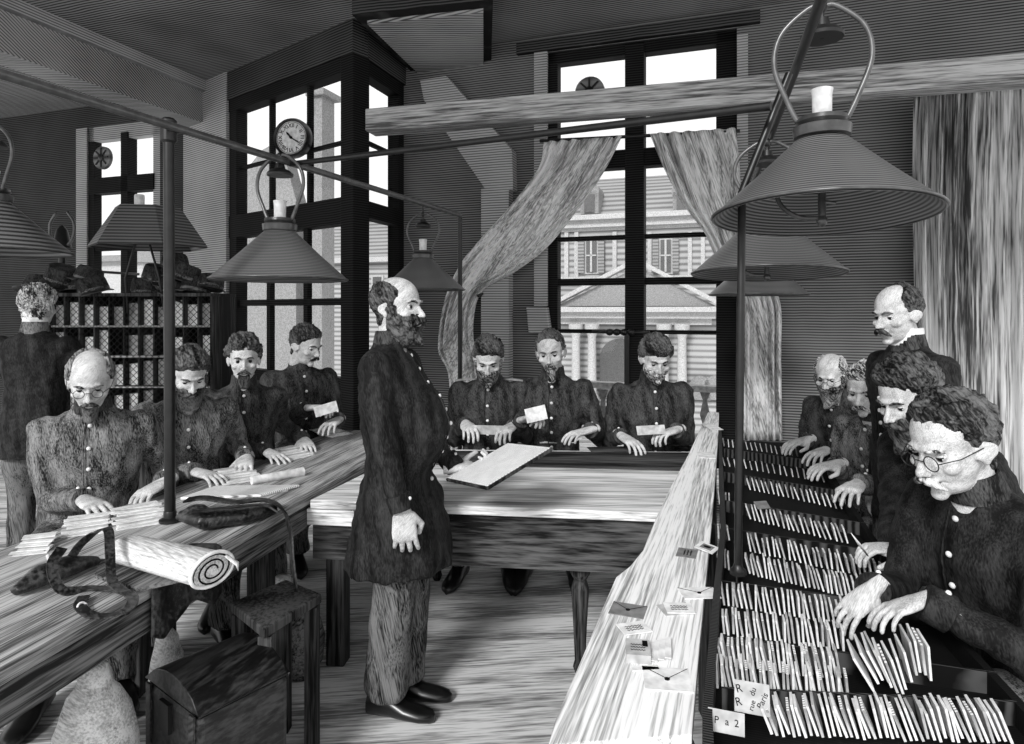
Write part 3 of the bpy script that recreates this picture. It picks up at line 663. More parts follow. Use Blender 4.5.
# ---------------------------------------------------------------- filed envelopes, standing on edge in rows
env_me = {}
def env_mesh(kind, w_, h_, th):
    m = MB(); m.box(V3(0, 0, h_/2), th, w_, h_); me = m.mesh('envelope'); me.materials.append(M[kind]); return me
ENV = [env_mesh(k, .046, h, .0052) for k, h in (('paper', .060), ('paper', .056), ('paper', .052), ('paper_c', .058), ('paper', .055), ('paper_b', .052))]
ROWN = [0]
def row(x0, y0, x1, y1, n, label, group, scale=1.0, lean=.25, ztop=.055, dirU=None):
    a, b = PZ(x0, y0, FZ+ztop), PZ(x1, y1, FZ+ztop)
    for i in range(n):
        u = (i+.5)/n; p = a.lerp(b, u)
        me = ENV[(i*7+random.randint(0, 5)) % 6]
        o = bpy.data.objects.new('envelope', me); COL.objects.link(o)
        o.location = V3(p.x, p.y, FZ+.004+random.random()*.004)+U*random.uniform(-.007, .007)
        o.scale = (1, scale, scale*random.uniform(.92, 1.08))
        th = math.atan2(-U.x, U.y)+random.uniform(-.05, .05)
        o.rotation_mode = 'XYZ'; o.rotation_euler = (0, -lean+random.uniform(-.1, .1), th)
        tag(o, label, 'envelope', group); ROWN[0] += 1
ROWS = [
 (768, 704, 1010, 712, 42, 'the frontmost row', 1.1, .30),
 (716, 662, 850, 676, 30, 'the long second row from the front', 1.0, .12),
 (716, 641, 842, 654, 28, 'the third row from the front, under the outstretched hands', 1.0, .15),
 (722, 612, 845, 628, 26, 'the fourth row from the front', 1.0, .12),
 (722, 586, 846, 604, 26, 'the fifth row from the front', 1.0, .12),
 (748, 557, 872, 583, 28, 'the sixth row from the front, before the pen', 1.05, .2),
 (748, 536, 886, 564, 26, 'the seventh row from the front, behind the pen', 1.0, .2),
 (748, 506, 850, 530, 20, 'the eighth row from the front beside the grey card', 1.0, .3),
 (748, 478, 850, 499, 20, 'the ninth row from the front near the shadowed middle', .9, .3),
 (722, 456, 840, 474, 20, 'the tenth row from the front', .8, .2),
 (722, 438, 800, 448, 16, 'the farthest row, by the bald bearded man', .8, .2),
]
def n_sorts(): pass
for (x0, y0, x1, y1, n, lab, sc, ln) in ROWS:
    row(x0, y0, x1, y1, n, 'pale envelope filed on edge in '+lab, 'envelopes filed in '+lab, sc, ln)
for (x0, y0, x1, y1, n, lab) in [(717, 551, 731, 553, 4, 'the short cell by the ledge, below the post'), (717, 524, 731, 526, 4, 'the short cell by the ledge, middle one'), (718, 492, 731, 494, 4, 'the short cell by the ledge, upper one')]:
    row(x0, y0, x1, y1, n, 'pale envelope filed on edge in '+lab, 'envelopes in '+lab, .9, .1)
# dividers between rows (parts of the case)
for (x0, y0, x1, y1) in [(722, 684, 1000, 697), (712, 632, 850, 650), (716, 577, 860, 596), (722, 525, 900, 552), (724, 498, 860, 520), (724, 470, 860, 492), (724, 447, 860, 465)]:
    a, b = PZ(x0, y0, SH-.005), PZ(x1, y1, SH-.005); dv = (b-a).normalized(); nn = V3(-dv.y, dv.x, 0)
    x_end = re_((a.y+b.y)/2); L = (x_end-.03-a.x)/dv.x
    m = MB(); m.obox(V3(a.x, a.y, FZ), dv*L, nn*.008, Z*.05); part('divider', m, 'case_edge', t)
a, b = PZ(736, 570, SH-.01), PZ(738, 470, SH-.01); m = MB(); m.obox(V3(a.x, a.y, FZ), b-a, V3(.008, 0, 0), Z*.055); part('divider', m, 'case_edge', t)

# index cards with writing at the front corner
def card(px, py, zz, wd, hh, ax, up, mat, label, texts=(), name='index_card'):
    c = PZ(px, py, zz); n = ax.cross(up).normalized()
    tt = thing(name, label, 'card', c); m = MB(); m.box(c, wd, hh, .0025, ax, up, n); part('card', m, mat, tt)
    for (tx, size, dx, dy, rot) in texts:
        ca, sa = math.cos(rot), math.sin(rot); tm = textmesh(tx, size, ax*ca+up*sa, up*ca-ax*sa, c+n*.0022+ax*dx+up*dy, .0006); part('writing', tm, 'ink', tt)
    return tt
axc = W; upc = (Z*.8+U*.6).normalized()
card(752, 698, .80, .070, .060, axc, upc, 'paper_c', 'upright index card lettered RR and Paris at the front corner of the case', [('R', .022, -.026, .013, .3), ('R', .022, -.027, -.012, .3), ('du', .016, .002, .012, 1.3), ('rue', .015, .000, -.014, 1.3), ('Paris', .017, .021, -.002, 1.15)])
card(726, 722, .80, .070, .040, axc, upc, 'paper_c', 'low index card with three dark marks in the extreme front corner', [('P', .018, -.018, 0, 0), ('a', .018, .002, 0, 0), ('2', .018, .02, 0, 0)])
card(762, 505, .80, .06, .055, (W+U*.6).normalized(), (U-W*.3+Z*.3).normalized(), 'paper_d', 'grey card lying tilted across the filed envelopes behind the post')

# ---------------------------------------------------------------- loose letters on the ledge
def flat(name, px, py, z, wd, dp, ang, mat, label, cat='letter', th=.0025, tilt=0, extras=(), group=None):
    if name == 'letter': wd *= 1.25; dp *= 1.3
    c = PZ(px, py, z+th/2) if not isinstance(px, Vector) else px
    a = V3(math.cos(ang), math.sin(ang), 0); b = V3(-math.sin(ang), math.cos(ang), math.tan(tilt)).normalized(); n = a.cross(b)
    c = c+Z*abs(math.sin(tilt))*dp/2
    t = thing(name, label, cat, c, group); m = MB(); m.box(c, wd, dp, th, a, b, n); part('sheet', m, mat, t)
    e = th/2+.0008
    for ex in extras:
        m = MB()
        if ex == 'stamp': m.box(c+n*e+a*wd*.30+b*dp*.22, wd*.22, dp*.34, .001, a, b, n); part('stamp', m, 'ink', t)
        elif ex == 'portrait': m.box(c+n*e, wd*.55, dp*.6, .001, a, b, n); part('stamp', m, 'paper_d', t); m = MB(); m.ell(c+n*(e+.0008), wd*.14, dp*.2, .001, a, b, n); part('stamp_head', m, 'ink', t)
        elif ex == 'flap':
            for s in (-1, 1): m.tube([c+n*e+a*s*wd*.49+b*dp*.48, c+n*e-b*dp*.02], .0008, 4)
            part('flap_line', m, 'ink', t); m = MB(); m.lathe(c+n*e-b*dp*.03, [(.006, -.001), (.006, .001), (.002, .0015)], 10, n); part('seal', m, 'ink', t)
        elif ex == 'script':
            for r in range(3):
                pts = [c+n*e+a*(u/14-.5)*wd*.6+b*(dp*(.12-.16*r)+.003*math.sin(u*2.3+r)) for u in range(15)]
                m.tube(pts, .0009, 4)
            part('address_lines', m, 'ink', t)
    return t
flat('letter', 687, 553, SH, .065, .05, 1.2, 'paper_d', 'grey letter beside the stamped one at the narrow end of the ledge', extras=['script'])
flat('letter', 707, 549, SH+.003, .055, .05, .9, 'paper', 'letter with a large portrait stamp at the narrow end of the ledge', extras=['portrait'], tilt=.15)
flat('letter', 699, 593, SH, .085, .055, .05, 'paper', 'sealed letter lying near the case edge, its flap upward', extras=['flap'])
flat('letter', 676, 609, SH, .07, .05, .2, 'paper_c', 'lower letter of the small pair in the middle of the ledge')
flat('letter', 679, 608, SH+.004, .06, .048, -.05, 'paper', 'upper letter of the small pair, with handwriting, mid ledge', extras=['script'])
flat('letter', 628, 610, SH, .075, .058, -.35, 'paper_d', 'dark grey letter at the outer edge of the ledge', extras=['flap'])
flat('letter', 634, 628, SH+.003, .06, .045, .25, 'paper', 'white letter overlapping the dark grey one on the ledge', extras=['script'])
flat('letter', 638, 651, SH, .045, .058, -.15, 'paper_c', 'stamped letter on top of a little pile near the outer ledge edge', extras=['stamp', 'script'], th=.02)
for i in range(4): flat('letter', 650+i*6, 652-i*1.5, SH+.002+i*.002, .012, .075, -.32+i*.03, 'paper', ['thin letter strip touching the little stamped pile', 'second thin letter strip from the stamped pile', 'third thin letter strip from the stamped pile', 'fourth thin letter strip, farthest from the stamped pile'][i])
flat('letter', 667, 679, SH, .082, .07, -.12, 'paper', 'large sealed letter lying at the broad front end of the ledge', extras=['flap'])
flat('letter', 712, 428, SH, .07, .12, .2, 'paper', 'white letter at the far narrow tip of the ledge', tilt=.1)
flat('letter', 706, 455, SH, .07, .12, -.2, 'paper', 'white letter lying next below the one at the far tip of the ledge')
flat('letter', 645, 668, SH, .05, .015, .1, 'paper', 'narrow slip of paper poking out above the large sealed letter')

# pen held in the case
c = PZ(852, 545, .84)
# ================================================================ things on and under the left bench
def piles(cx, cy, n, sx, sy, ang, lab, grp, wd=.11, dp=.05, z=BH, mats=('paper', 'paper_b', 'paper', 'paper_c')):
    rnd = random.Random(int(cx*31+cy))
    me = []
    for k in mats:
        m = MB(); m.box(V3(0,0,.0012), wd, dp, .0024); q = m.mesh('letter'); q.materials.append(M[k]); me.append(q)
    c = PZ(cx, cy, z)
    for i in range(n):
        u = i/max(1, n-1)-.5
        o = bpy.data.objects.new('letter', me[i % len(me)]); COL.objects.link(o)
        d = V3(math.cos(ang), math.sin(ang), 0); e = V3(-d.y, d.x, 0)
        p = c+e*u*sy+d*rnd.uniform(-.5, .5)*sx
        o.location = V3(p.x, p.y, z+.001+.0028*i); o.rotation_euler = (0, 0, ang+rnd.uniform(-.16, .16))
        tag(o, lab, 'letter', grp)
piles(140, 520, 14, .03, .17, .62, 'white letter in the fan before the bespectacled balding sorter', 'letters before the bespectacled sorter', .17, .035)
piles(88, 528, 10, .03, .16, .5, 'white letter in the spread by the crossed satchel strap', 'letters by the satchel', .15, .03)
piles(36, 548, 10, .02, .12, .3, 'white letter in the small heap by the cut off bench end', 'letters at the bench end', .10, .03)
piles(238, 478, 12, .03, .18, .7, 'white letter in the fan before the long bearded sorter', 'letters before the long bearded sorter', .17, .035)
piles(292, 455, 10, .03, .2, .9, 'white letter in the fan before the curly haired sorter', 'letters before the curly haired sorter', .17, .035)
piles(330, 434, 10, .03, .2, .9, 'white letter in the fan before the sorter reading a note', 'letters before the sorter reading a note', .17, .04)
flat('paper_sheet', 258, 492, BH, .24, .12, .6, 'paper_c', 'large flat sheet lying beside the dark leather pouch', 'paper')
# small white paper roll
c = PZ(278, 476, BH+.02); d = V3(.74, .67, 0); m = MB(); m.tube([c-d*.13, c+d*.13], [.02, .022], 18); m.tube([c+d*.10, c+d*.131], [.023, .023], 18)
o = part('paper_roll', m, 'paper', None, smooth='auto', base=c-Z*.02); tag(o, 'short roll of white paper lying beside the letter fan', 'paper roll')
c = PZ(222, 486, BH+.012)
m = MB(); m.prism([PZ(180, 500, BH+.002), PZ(262, 497, BH+.002), PZ(300, 487, BH+.002), PZ(215, 488, BH+.002)], Z*.012)
o = part('folded_paper', m, 'paper_b', None, base=c, bevel=.003); tag(o, 'folded paper laid flat between the post and the pouch', 'paper')
# rolled canvas bundle
a, b = PZ(122, 548, BH+.052), PZ(212, 570, BH+.055); dv = (b-a).normalized(); sd_ = V3(-dv.y, dv.x, 0)
t = thing('mail_roll', 'large rolled white mail wrapper lying across the bench', 'roll', (a+b)/2-Z*.05)
def ovr(c, rx, rz, ph=0, n=26): return [c+sd_*rx*math.cos(2*PI*j/n)+Z*rz*math.sin(2*PI*j/n)*(1 if math.sin(2*PI*j/n) > 0 else .9) for j in range(n)]
m = MB(); m.rings([ovr(a, .055, .035), ovr(a+dv*.02, .066, .043), ovr(a.lerp(b, .5), .07, .046), ovr(b-dv*.02, .074, .05), ovr(b, .072, .048)]); part('wrapper', m, 'canvas', t, smooth='auto')
m = MB(); sp = []
for i in range(60):
    th = i*.32; r = .012+.034*i/60*1.35; sp.append(b+dv*.004+sd_*r*1.4*math.cos(th)+Z*r*math.sin(th))
m.tube(sp, .0025, 5); part('rolled_end', m, 'ink', t)
m = MB(); rr_ = ovr(b+dv*.002, .075, .051); rr2 = ovr(b+dv*.012, .073, .049); m.tube(rr_[:]+[rr_[0]], .006, 6); part('edge', m, 'paper', t, smooth=True)
m = MB(); e = [b-dv*.0+sd_*.045+Z*.03, b+dv*.05+sd_*.05+Z*.01, b+dv*.03+sd_*.07-Z*.02]; m.tube(e, [.006, .011, .004], 8, flat=.4); part('flap', m, 'canvas', t, smooth=True)
# ledger block of papers under the roll
m = MB(); q = [(100, 562), (182, 566), (200, 578), (138, 592), (95, 578)]; m.prism([PZ(x, y, BH+.001) for x, y in q], Z*.012); o = part('wrapping_paper', m, 'bench_side', None, base=PZ(140, 575, BH)); tag(o, 'grey sheet of wrapping paper under the white mail roll', 'paper')
# dark cloth hanging over the bench edge
a0 = [PZ(138, 590, BH+.004), PZ(186, 575, BH+.004), PZ(200, 570, BH+.004)]
def clothfn(u, v):
    y = lerp(1.98, 2.32, u); e = fe(y)
    if v < .4: s = (.4-v)/.4*.10; return V3(e.x-s, y, BH+.006)
    s = (v-.4)/.6; return V3(e.x+.012+.006*math.sin(u*18), y, BH+.004-s*(.16+.03*math.sin(u*9)))
o = part('dark_cloth', sheet(30, 14, clothfn), 'leather', None, smooth=True, base=fe(2.15)+Z*BH); solid(o, .004); tag(o, 'dark fringed cloth hanging over the bench edge below the roll', 'cloth')

# ---- leather satchel with standing strap
def strap(pts, w_, t_=.004, n=8, ref=None):
    cp = catmull(pts, n); m = MB(); rs = []
    for i, p in enumerate(cp):
        tg = (cp[min(i+1, len(cp)-1)]-cp[max(i-1, 0)]).normalized(); s = (ref or V3(.45, .89, 0)); s = (s-tg*s.dot(tg)).normalized(); nn = tg.cross(s)
        rs.append([p+s*w_/2+nn*t_/2, p-s*w_/2+nn*t_/2, p-s*w_/2-nn*t_/2, p+s*w_/2-nn*t_/2])
    m.rings([list(reversed(r)) for r in rs]); return m
t = thing('mail_satchel', 'dark leather satchel with looping shoulder strap lying near the bench end', 'satchel', PZ(80, 580, BH))
def PB(x, y, dz=0): return PZ(x, y, BH+dz)+Z*0
def PU(x, y, bx, by):     # a point standing above the bench spot (bx,by)
    q = PZ(bx, by, BH); return V3((x-CX)/F*q.y, q.y, EYE+(HY-y)/F*q.y)
m = MB()
bag = [PU(24, 588, 30, 592), PU(42, 558, 40, 575), PU(62, 552, 62, 572), PU(85, 560, 85, 575)]
m.tube([PB(14, 592, .02), PB(40, 576, .035), PB(68, 566, .035), PB(98, 560, .02)], [.02, .045, .045, .02], 14, flat=.7)
part('bag', remeshed(m, .008, 3, off=OFF[t.name]), 'leather', t, smooth=True)
m = strap([PU(62, 548, 70, 580), PU(52, 566, 62, 590), PU(62, 590, 72, 596), PU(90, 588, 95, 590), PU(118, 590, 120, 594), PU(133, 598, 133, 600), PU(124, 612, 124, 614), PU(95, 616, 95, 617), PU(80, 606, 80, 610), PU(84, 596, 86, 600)], .03); part('strap', m, 'leather', t)
m = strap([PU(66, 566, 62, 575), PU(80, 545, 82, 570), PU(98, 531, 100, 566), PU(108, 530, 108, 570), PU(110, 552, 112, 584), PU(112, 580, 114, 592), PU(124, 592, 126, 600)], .028); part('strap', m, 'leather', t)
m = MB(); p = PU(82, 607, 82, 610); m.torus(p, .012, .003, V3(1, -.5, .5)); part('buckle', m, 'button', t)
m = MB(); p = PU(48, 556, 55, 572); m.capsule(p, p+V3(.012, 0, -.03), .006, .006); part('buckle', m, 'button', t)
# ---- dark pouch with strap over the edge
t = thing('mail_pouch', 'dark leather pouch with broad strap drooping over the bench edge', 'pouch', PZ(230, 515, BH))
m = MB()
m.tube([PB(182, 515, .035), PB(205, 520, .04), PB(240, 516, .035), PB(275, 508, .03)], [.03, .05, .045, .03], 16, flat=.7)
m.ell(PB(196, 514, .04), .055, .035, .04, V3(.8, .6, 0), V3(-.6, .8, 0))
part('bag', remeshed(m, .009, 3, off=OFF[t.name]), 'leather', t, smooth=True)
m = strap([PB(186, 500, .06), PB(205, 498, .07), PB(235, 502, .065), PB(265, 500, .05), PB(282, 510, .03), PU(290, 530, 283, 525), PU(292, 555, 284, 528), PU(296, 590, 286, 530)], .05, .006, 8, V3(-.5, .85, 0)); part('strap', m, 'leather', t)
m = strap([PB(192, 512, .085), PB(225, 508, .09), PB(262, 505, .07), PB(278, 512, .035)], .02, .006, 8, V3(-.5, .85, 0)); part('flap_band', m, 'trunk', t)

# ================================================================ under the bench
def fz(px, py): return PZ(px, py, 0)
# domed trunk
c = V3(-.955, 2.11, 0); tx = V3(.79, -.61, 0).normalized(); ty = V3(.61, .79, 0).normalized()
t = thing('trunk', 'big black leather trunk with scuffed rounded lid under the bench', 'trunk', c)
Lw, Dw, H = .34, .30, .43
m = MB(); m.box(c+Z*H/2, Lw, Dw, H, tx, ty); part('trunk_body', m, 'trunk', t, bevel=.02)
m = MB(); rs = []
for i in range(9):
    u = i/8-.5; z = H+.075*math.cos(u*PI)**.6 if abs(u) < .5 else H+.0; x = c+tx*u*Lw
    rs.append([x-ty*Dw/2+Z*(H+.005), x+ty*Dw/2+Z*(H+.005), x+ty*Dw*.49+Z*z, x-ty*Dw*.49+Z*z])
m.rings(rs); part('lid', m, 'trunk', t, smooth='auto', bevel=.008)
m = MB(); m.box(c-ty*(Dw/2+.006)+Z*(H-.06)-tx*.02, .06, .012, .09, tx, ty); part('lock', m, 'iron', t)
for s in (-.14, .14):
    m = MB(); m.box(c-ty*(Dw/2+.003)+Z*(H*.5)+tx*s, .03, .006, H, tx, ty); part('band', m, 'leather', t)
# foot rest plank
a, b = P(200, 655, 2.2), P(318, 602, 2.55)
t = thing('foot_bench', 'low plank bench standing under the table beside the trunk', 'bench', V3(-1.0, 2.35, 0))
m = MB(); q = [PZ(264, 640, .53), PZ(322, 603, .53), PZ(286, 588, .53), PZ(230, 612, .53)]
m.prism(q, Z*.035); part('seat_plank', m, 'dark_wood', t, bevel=.006)
cq = sum(q, V3(0,0,0))/4
for p in q:
    p = V3(*p.lerp(cq, .22).to_2d(), 0); m = MB(); m.box(p+Z*.263, .045, .045, .526); part('leg', m, 'dark_wood', t)
c = fz(296, 680)+V3(0, .05, 0); m = MB(); m.lathe(c, [(.07, 0), (.10, .06), (.11, .16), (.09, .24), (.03, .28), (.005, .285)], 20); o = part('round_basket', m, 'bench_side', None, smooth=True, base=c); tag(o, 'small round domed basket on the floor beyond the trunk', 'basket')
def sack(c, rx, ry, rz, label, mat='canvas', lean=V3(0,0,0)):
    m = MB(); m.ell(c+Z*rz*.86, rx, ry, rz, n=20, m=14); m.tube([c+Z*rz*1.5+lean, c+Z*rz*2.0+lean*1.4], [rx*.5, rx*.3], 14)
    for v in m.v:
        v += Vector(noise.noise_vector(v*14))*.012
        if v.z < .004: v.z = .004
    o = part('mail_sack', m, mat, None, smooth=True, base=c); tag(o, label, 'sack')
sack(fz(70, 905)+V3(0, .0, 0) if False else V3(-1.27, 1.98, 0), .12, .11, .27, 'pale mail sack slumped on the floor below the satchel end of bench')
sack(V3(-1.50, 1.80, 0), .13, .12, .17, 'grey sack slumped behind the pale one in the corner', 'bench_side')
sack(V3(-1.05, 2.98, 0), .11, .09, .2, 'small pale bundle standing upright beyond the foot bench', 'canvas')
sack(V3(-1.33, 2.50, 0), .06, .06, .22, 'thin pale bundle standing between trunk and bench legs', 'canvas')

# ================================================================ wire fronted letter rack and contents
RK = 4.62                                     # depth of its front, square to the lens axis here
x0, x1 = (48-CX)/F*RK, (212-CX)/F*RK; zt_ = EYE+(HY-293)/F*RK; zb_ = .35
t = thing('letter_rack', 'tall pigeonhole rack with diamond wire front behind the bench', 'rack', V3((x0+x1)/2, RK, 0))
m = MB(); m.box(V3((x0+x1)/2, RK+.17, zt_-.012), x1-x0+.04, .36, .024); part('top_board', m, 'dark_wood', t)
m = MB(); m.box(V3((x0+x1)/2, RK+.345, (zt_+0)/2), x1-x0, .01, zt_-.03); part('back_panel', m, 'dark_wood', t)
for x in (x0, x1):
    m = MB(); m.box(V3(x, RK+.17, (zt_-.024)/2), .03, .34, zt_-.024); part('side_panel', m, 'dark_wood', t)
szs = [zt_-.024-.215*i for i in range(1, 6)]
for z in szs:
    m = MB(); m.box(V3((x0+x1)/2, RK+.17, z), x1-x0-.03, .32, .014); part('shelf', m, 'wall_light', t)
nc = 11; cw = (x1-x0)/nc
for i in range(1, nc):
    m = MB(); m.box(V3(x0+cw*i, RK+.17, (szs[-1]+zt_)/2), .012, .31, zt_-szs[-1]-.03); part('divider', m, 'dark_wood', t)
m = MB(); dz = zt_-.03-szs[-1]; nn_ = 0; sp = .045
xx = x0-dz
while xx < x1:
    for s in (1, -1):
        a = [xx, szs[-1]] if s == 1 else [xx, zt_-.03]; b = [xx+dz, zt_-.03] if s == 1 else [xx+dz, szs[-1]]
        # clip to width
        def clip(p, q):
            if q[0] < x0 or p[0] > x1: return None
            r = []
            for e in (p, q):
                X = min(max(e[0], x0), x1); f = (X-p[0])/(q[0]-p[0]); r.append([X, lerp(p[1], q[1], f)])
            return r
        k = clip(a, b)
        if k: m.tube([V3(k[0][0], RK-.012-.003*s, k[0][1]), V3(k[1][0], RK-.012-.003*s, k[1][1])], .0022, 4)
    xx += sp
part('wire_front', m, 'iron', t)
rnd = random.Random(5); bm_ = []
for k, w_ in (('paper', .085), ('paper_b', .08), ('paper_c', .088)):
    m = MB(); m.box(V3(0, 0, .075), w_, .2, .15); q = m.mesh('mail_bundle'); q.materials.append(M[k]); bm_.append(q)
for i in range(nc):
    for j, z in enumerate([zt_-.215-.024]+szs[1:4]):
        if rnd.random() < (.9 if j < 2 else .5):
            o = bpy.data.objects.new('mail_bundle', bm_[rnd.randint(0, 2)]); COL.objects.link(o)
            o.location = (x0+cw*(i+.5), RK+.16, szs[j]+.0085); o.scale = (1, 1, rnd.uniform(.8, 1.25))
            tag(o, 'bundle of mail behind wire in the pigeonholes of the rack', 'mail bundle', 'mail bundles in the wire fronted rack')
# caps heaped on the rack
def cap_parts(c, rz, tilt, lab, grp, first=None, sc=1.0):
    root = thing('uniform_cap', lab, 'cap', c, grp)
    m = MB(); m.lathe(V3(0,0,0), [(.085, 0), (.09, .03), (.085, .07), (.078, .095), (.07, .10), (.01, .095)], 22)
    o = part('crown', m, 'coat', None, smooth='auto'); o.parent = root
    m = MB(); m.lathe(V3(0,0,0), [(.088, .008), (.091, .01), (.091, .026), (.088, .028)], 22); o = part('band', m, 'bench_side', None, smooth='auto'); o.parent = root
    m = MB(); pts = [V3(.088*math.sin(a), -.088*math.cos(a), .004) for a in [PI*(i/10-.5)*.8 for i in range(11)]]; p2 = [V3(p.x*1.15, p.y*1.55-.01, -.012) for p in pts]
    m.prism(pts+list(reversed(p2)), Z*.004); o = part('visor', m, 'leather', None); o.parent = root
    root.rotation_euler = (tilt[0], tilt[1], rz); root.scale = (sc,)*3; return root
def copy_tree(o, parent=None):
    c = o.copy(); COL.objects.link(c)
    if parent: c.parent = parent
    for ch in o.children: copy_tree(ch, c)
    return c
proto = None; rnd = random.Random(11)
for (gx, lab, spots) in (('over the empty chair side', 'dark uniform cap in the heap before the small window', [(52, 0), (78, 0), (98, 0), (64, 1), (90, 1), (40, .0)]), ('', 'dark uniform cap in the heap behind the iron post', [(146, 0), (170, 0), (196, 0), (158, 1), (186, 1), (176, 2), (212, .3)])):
    for (px, lv) in spots:
        c = V3((px-CX)/F*(RK+.13), RK+.13+rnd.uniform(-.05, .05), zt_+.004+lv*.085)
        if proto is None: proto = cap_parts(c, 0, (0, 0), lab, 'caps heaped '+lab[-22:]); o = proto
        else: o = copy_tree(proto); o.location = c
        o['label'] = lab; o['group'] = 'caps: '+lab
        o.rotation_euler = (rnd.uniform(-.35, .35), rnd.uniform(-.3, .3), rnd.uniform(-1.5, 1.5)); s = rnd.uniform(1.0, 1.2); o.scale = (s, s, s)
# ================================================================ people
def head_shape(ears=True, nose=1.0, features=True):
    m = MB()
    m.ell(V3(0, -.012, .035), .075, .097, .084, n=32, m=20)
    m.ell(V3(0, .018, -.018), .065, .072, .088, n=32, m=20)
    m.ell(V3(0, .026, -.07), .050, .055, .042, n=28, m=16)
    m.ell(V3(0, .070, -.099), .021, .018, .016)
    m.tube([V3(0, -.020, -.03), V3(0, -.030, -.12), V3(0, -.038, -.20)], [.054, .053, .060], 24)
    if features:
        m.ell(V3(0, .077, .022), .047, .017, .011, n=20)
        for s in (-1, 1):
            m.ell(V3(s*.041, .058, -.026), .023, .023, .017)
            m.ell(V3(s*.0115, .100, -.034), .0082, .009, .007)
        m.tube([V3(0, .080, .016), V3(0, .096, -.008), V3(0, .112, -.030)], [.0075, .008, .0100], 12); m.ell(V3(0, .110, -.031), .0095, .011, .0090)
        m.ell(V3(0, .090, -.0565), .022, .011, .0055); m.ell(V3(0, .089, -.0665), .019, .011, .006)
    if ears:
        for s in (-1, 1):
            m.ell(V3(s*.077, -.006, -.010), .007, .018, .030, V3(1, s*.35, 0).normalized(), V3(-s*.35, 1, 0).normalized())
            m.torus(V3(s*.080, -.008, -.006), .018, .005, V3(1, s*.3, 0), 18, 6, 1.3)
    me = remeshed(m, .0042, 2)
    if features:
        for v in me.vertices:
            x, y, z = v.co
            if y > .03:
                d2 = ((abs(x)-.031)**2+(z-.002)**2)/(.0135**2); v.co.y -= .013*math.exp(-d2)
                if abs(x) < .03: v.co.y -= .004*math.exp(-((z+.0615)/.0022)**2)
    V = [v.co.copy() for v in me.vertices]; Fs = [tuple(p.vertices) for p in me.polygons]; bpy.data.meshes.remove(me); return V, Fs
HEAD = head_shape(); SKULL = head_shape(False, features=False)

def hand_shape(curl, spread=1.0, thumb=.5):
    """right hand, wrist at origin, fingers +Y, palm faces -Z, thumb on -X side"""
    m = MB()
    m.rings([[V3(rx*math.cos(2*PI*j/18), y, rz*math.sin(2*PI*j/18)) for j in range(18)][::-1] for y, rx, rz in ((-.05, .026, .021), (-.01, .027, .019), (.02, .036, .017), (.06, .042, .0155), (.085, .042, .0135), (.098, .036, .010))])
    m.ell(V3(-.026, .038, -.007), .019, .032, .014)
    for i, (x, L, r) in enumerate(((-.031, .068, .0092), (-.010, .076, .0096), (.011, .071, .0092), (.031, .056, .0082))):
        a = curl*(1+.08*i)+.05; dx = math.sin((i-1.5)*.09*spread); p = V3(x, .088-(.006 if i == 3 else 0), .002)
        rr = r
        for k, (f, am) in enumerate(((.46, .75), (.30, 1.0), (.24, .7))):
            ang = a*(.7 if k == 0 else .7+.95*k); dv = V3(dx*math.cos(ang), math.cos(ang), -math.sin(ang)).normalized()
            q = p+dv*L*f*1.1; m.capsule(p, q, rr, rr*.9, 12); p = q; rr *= .9
    t0 = V3(-.030, .018, -.004); t1 = V3(-.055-.008*(1-thumb), .056, -.014-.018*thumb); t2 = V3(-.055+.012*thumb, .086, -.020-.030*thumb)
    m.capsule(t0, t1, .0135, .0108, 12); m.capsule(t1, t2, .0105, .0085, 12)
    me = remeshed(m, .0038, 1); V = [v.co.copy() for v in me.vertices]; Fs = [tuple(p.vertices) for p in me.polygons]; bpy.data.meshes.remove(me); return V, Fs
HANDS = {k: hand_shape(*a) for k, a in dict(relax=(.32, 1.2, .4), grip=(.75, .6, .9), flat=(.12, 1.4, .2), pinch=(.52, .8, 1.0), hang=(.46, 1.4, .5)).items()}

def frame_from(y, z):        # columns: x, y(dir), z(up) orthonormal
    y = y.normalized(); z = (z-y*z.dot(y)).normalized(); x = y.cross(z); return Matrix((x, y, z)).transposed()

def ik(a, b, l1, l2, pole):
    d = b-a; L = min(d.length, (l1+l2)*.995); dn = d.normalized(); b = a+dn*L
    c = (l1*l1-l2*l2+L*L)/(2*L); h = math.sqrt(max(l1*l1-c*c, 0)); pl_ = (pole-dn*pole.dot(dn)).normalized()
    return a+dn*c+pl_*h, b

def face_shell(HM, dim, fn, mats, name, parent, curl=.006, freq=55, drop=None, label=None):
    """hair/beard: skull faces where fn>0, pushed out by fn metres"""
    V, Fs = SKULL; w = [fn(v) for v in V]; keep = [f for f in Fs if sum(w[i] > 0 for i in f) >= 3]
    used = sorted({i for f in keep for i in f}); idx = {i: k for k, i in enumerate(used)}
    if not used: return None
    seed = random.random()*50; out = []; inn = []
    for i in used:
        v = V[i]; n = (v-V3(0, -.005, .0)).normalized(); t = w[i]
        q = v+n*(t+(curl*noise.noise(v*freq+V3(seed, 0, 0))+curl*.6*noise.noise(v*freq*2.1+V3(0, seed, 0)))*min(1, t/.008 if t > 0 else 0)-(.003 if t < .002 else 0))
        if drop: q = q+drop(v, t)
        out.append(q); inn.append(v-n*.006)
    m = MB(); n_ = len(used); fs = [tuple(idx[i] for i in f) for f in keep]
    ec = {}
    for f in fs:
        for a, b in zip(f, f[1:]+f[:1]): ec[(a, b)] = 1
    rim = [(a, b) for (a, b) in ec if (b, a) not in ec]
    fs2 = fs+[tuple(i+n_ for i in reversed(f)) for f in fs]+[(b, a, a+n_, b+n_) for a, b in rim]
    m.add([HM(p) for p in out+inn], fs2); return part(name, m, mats, parent, smooth=True, label=label)

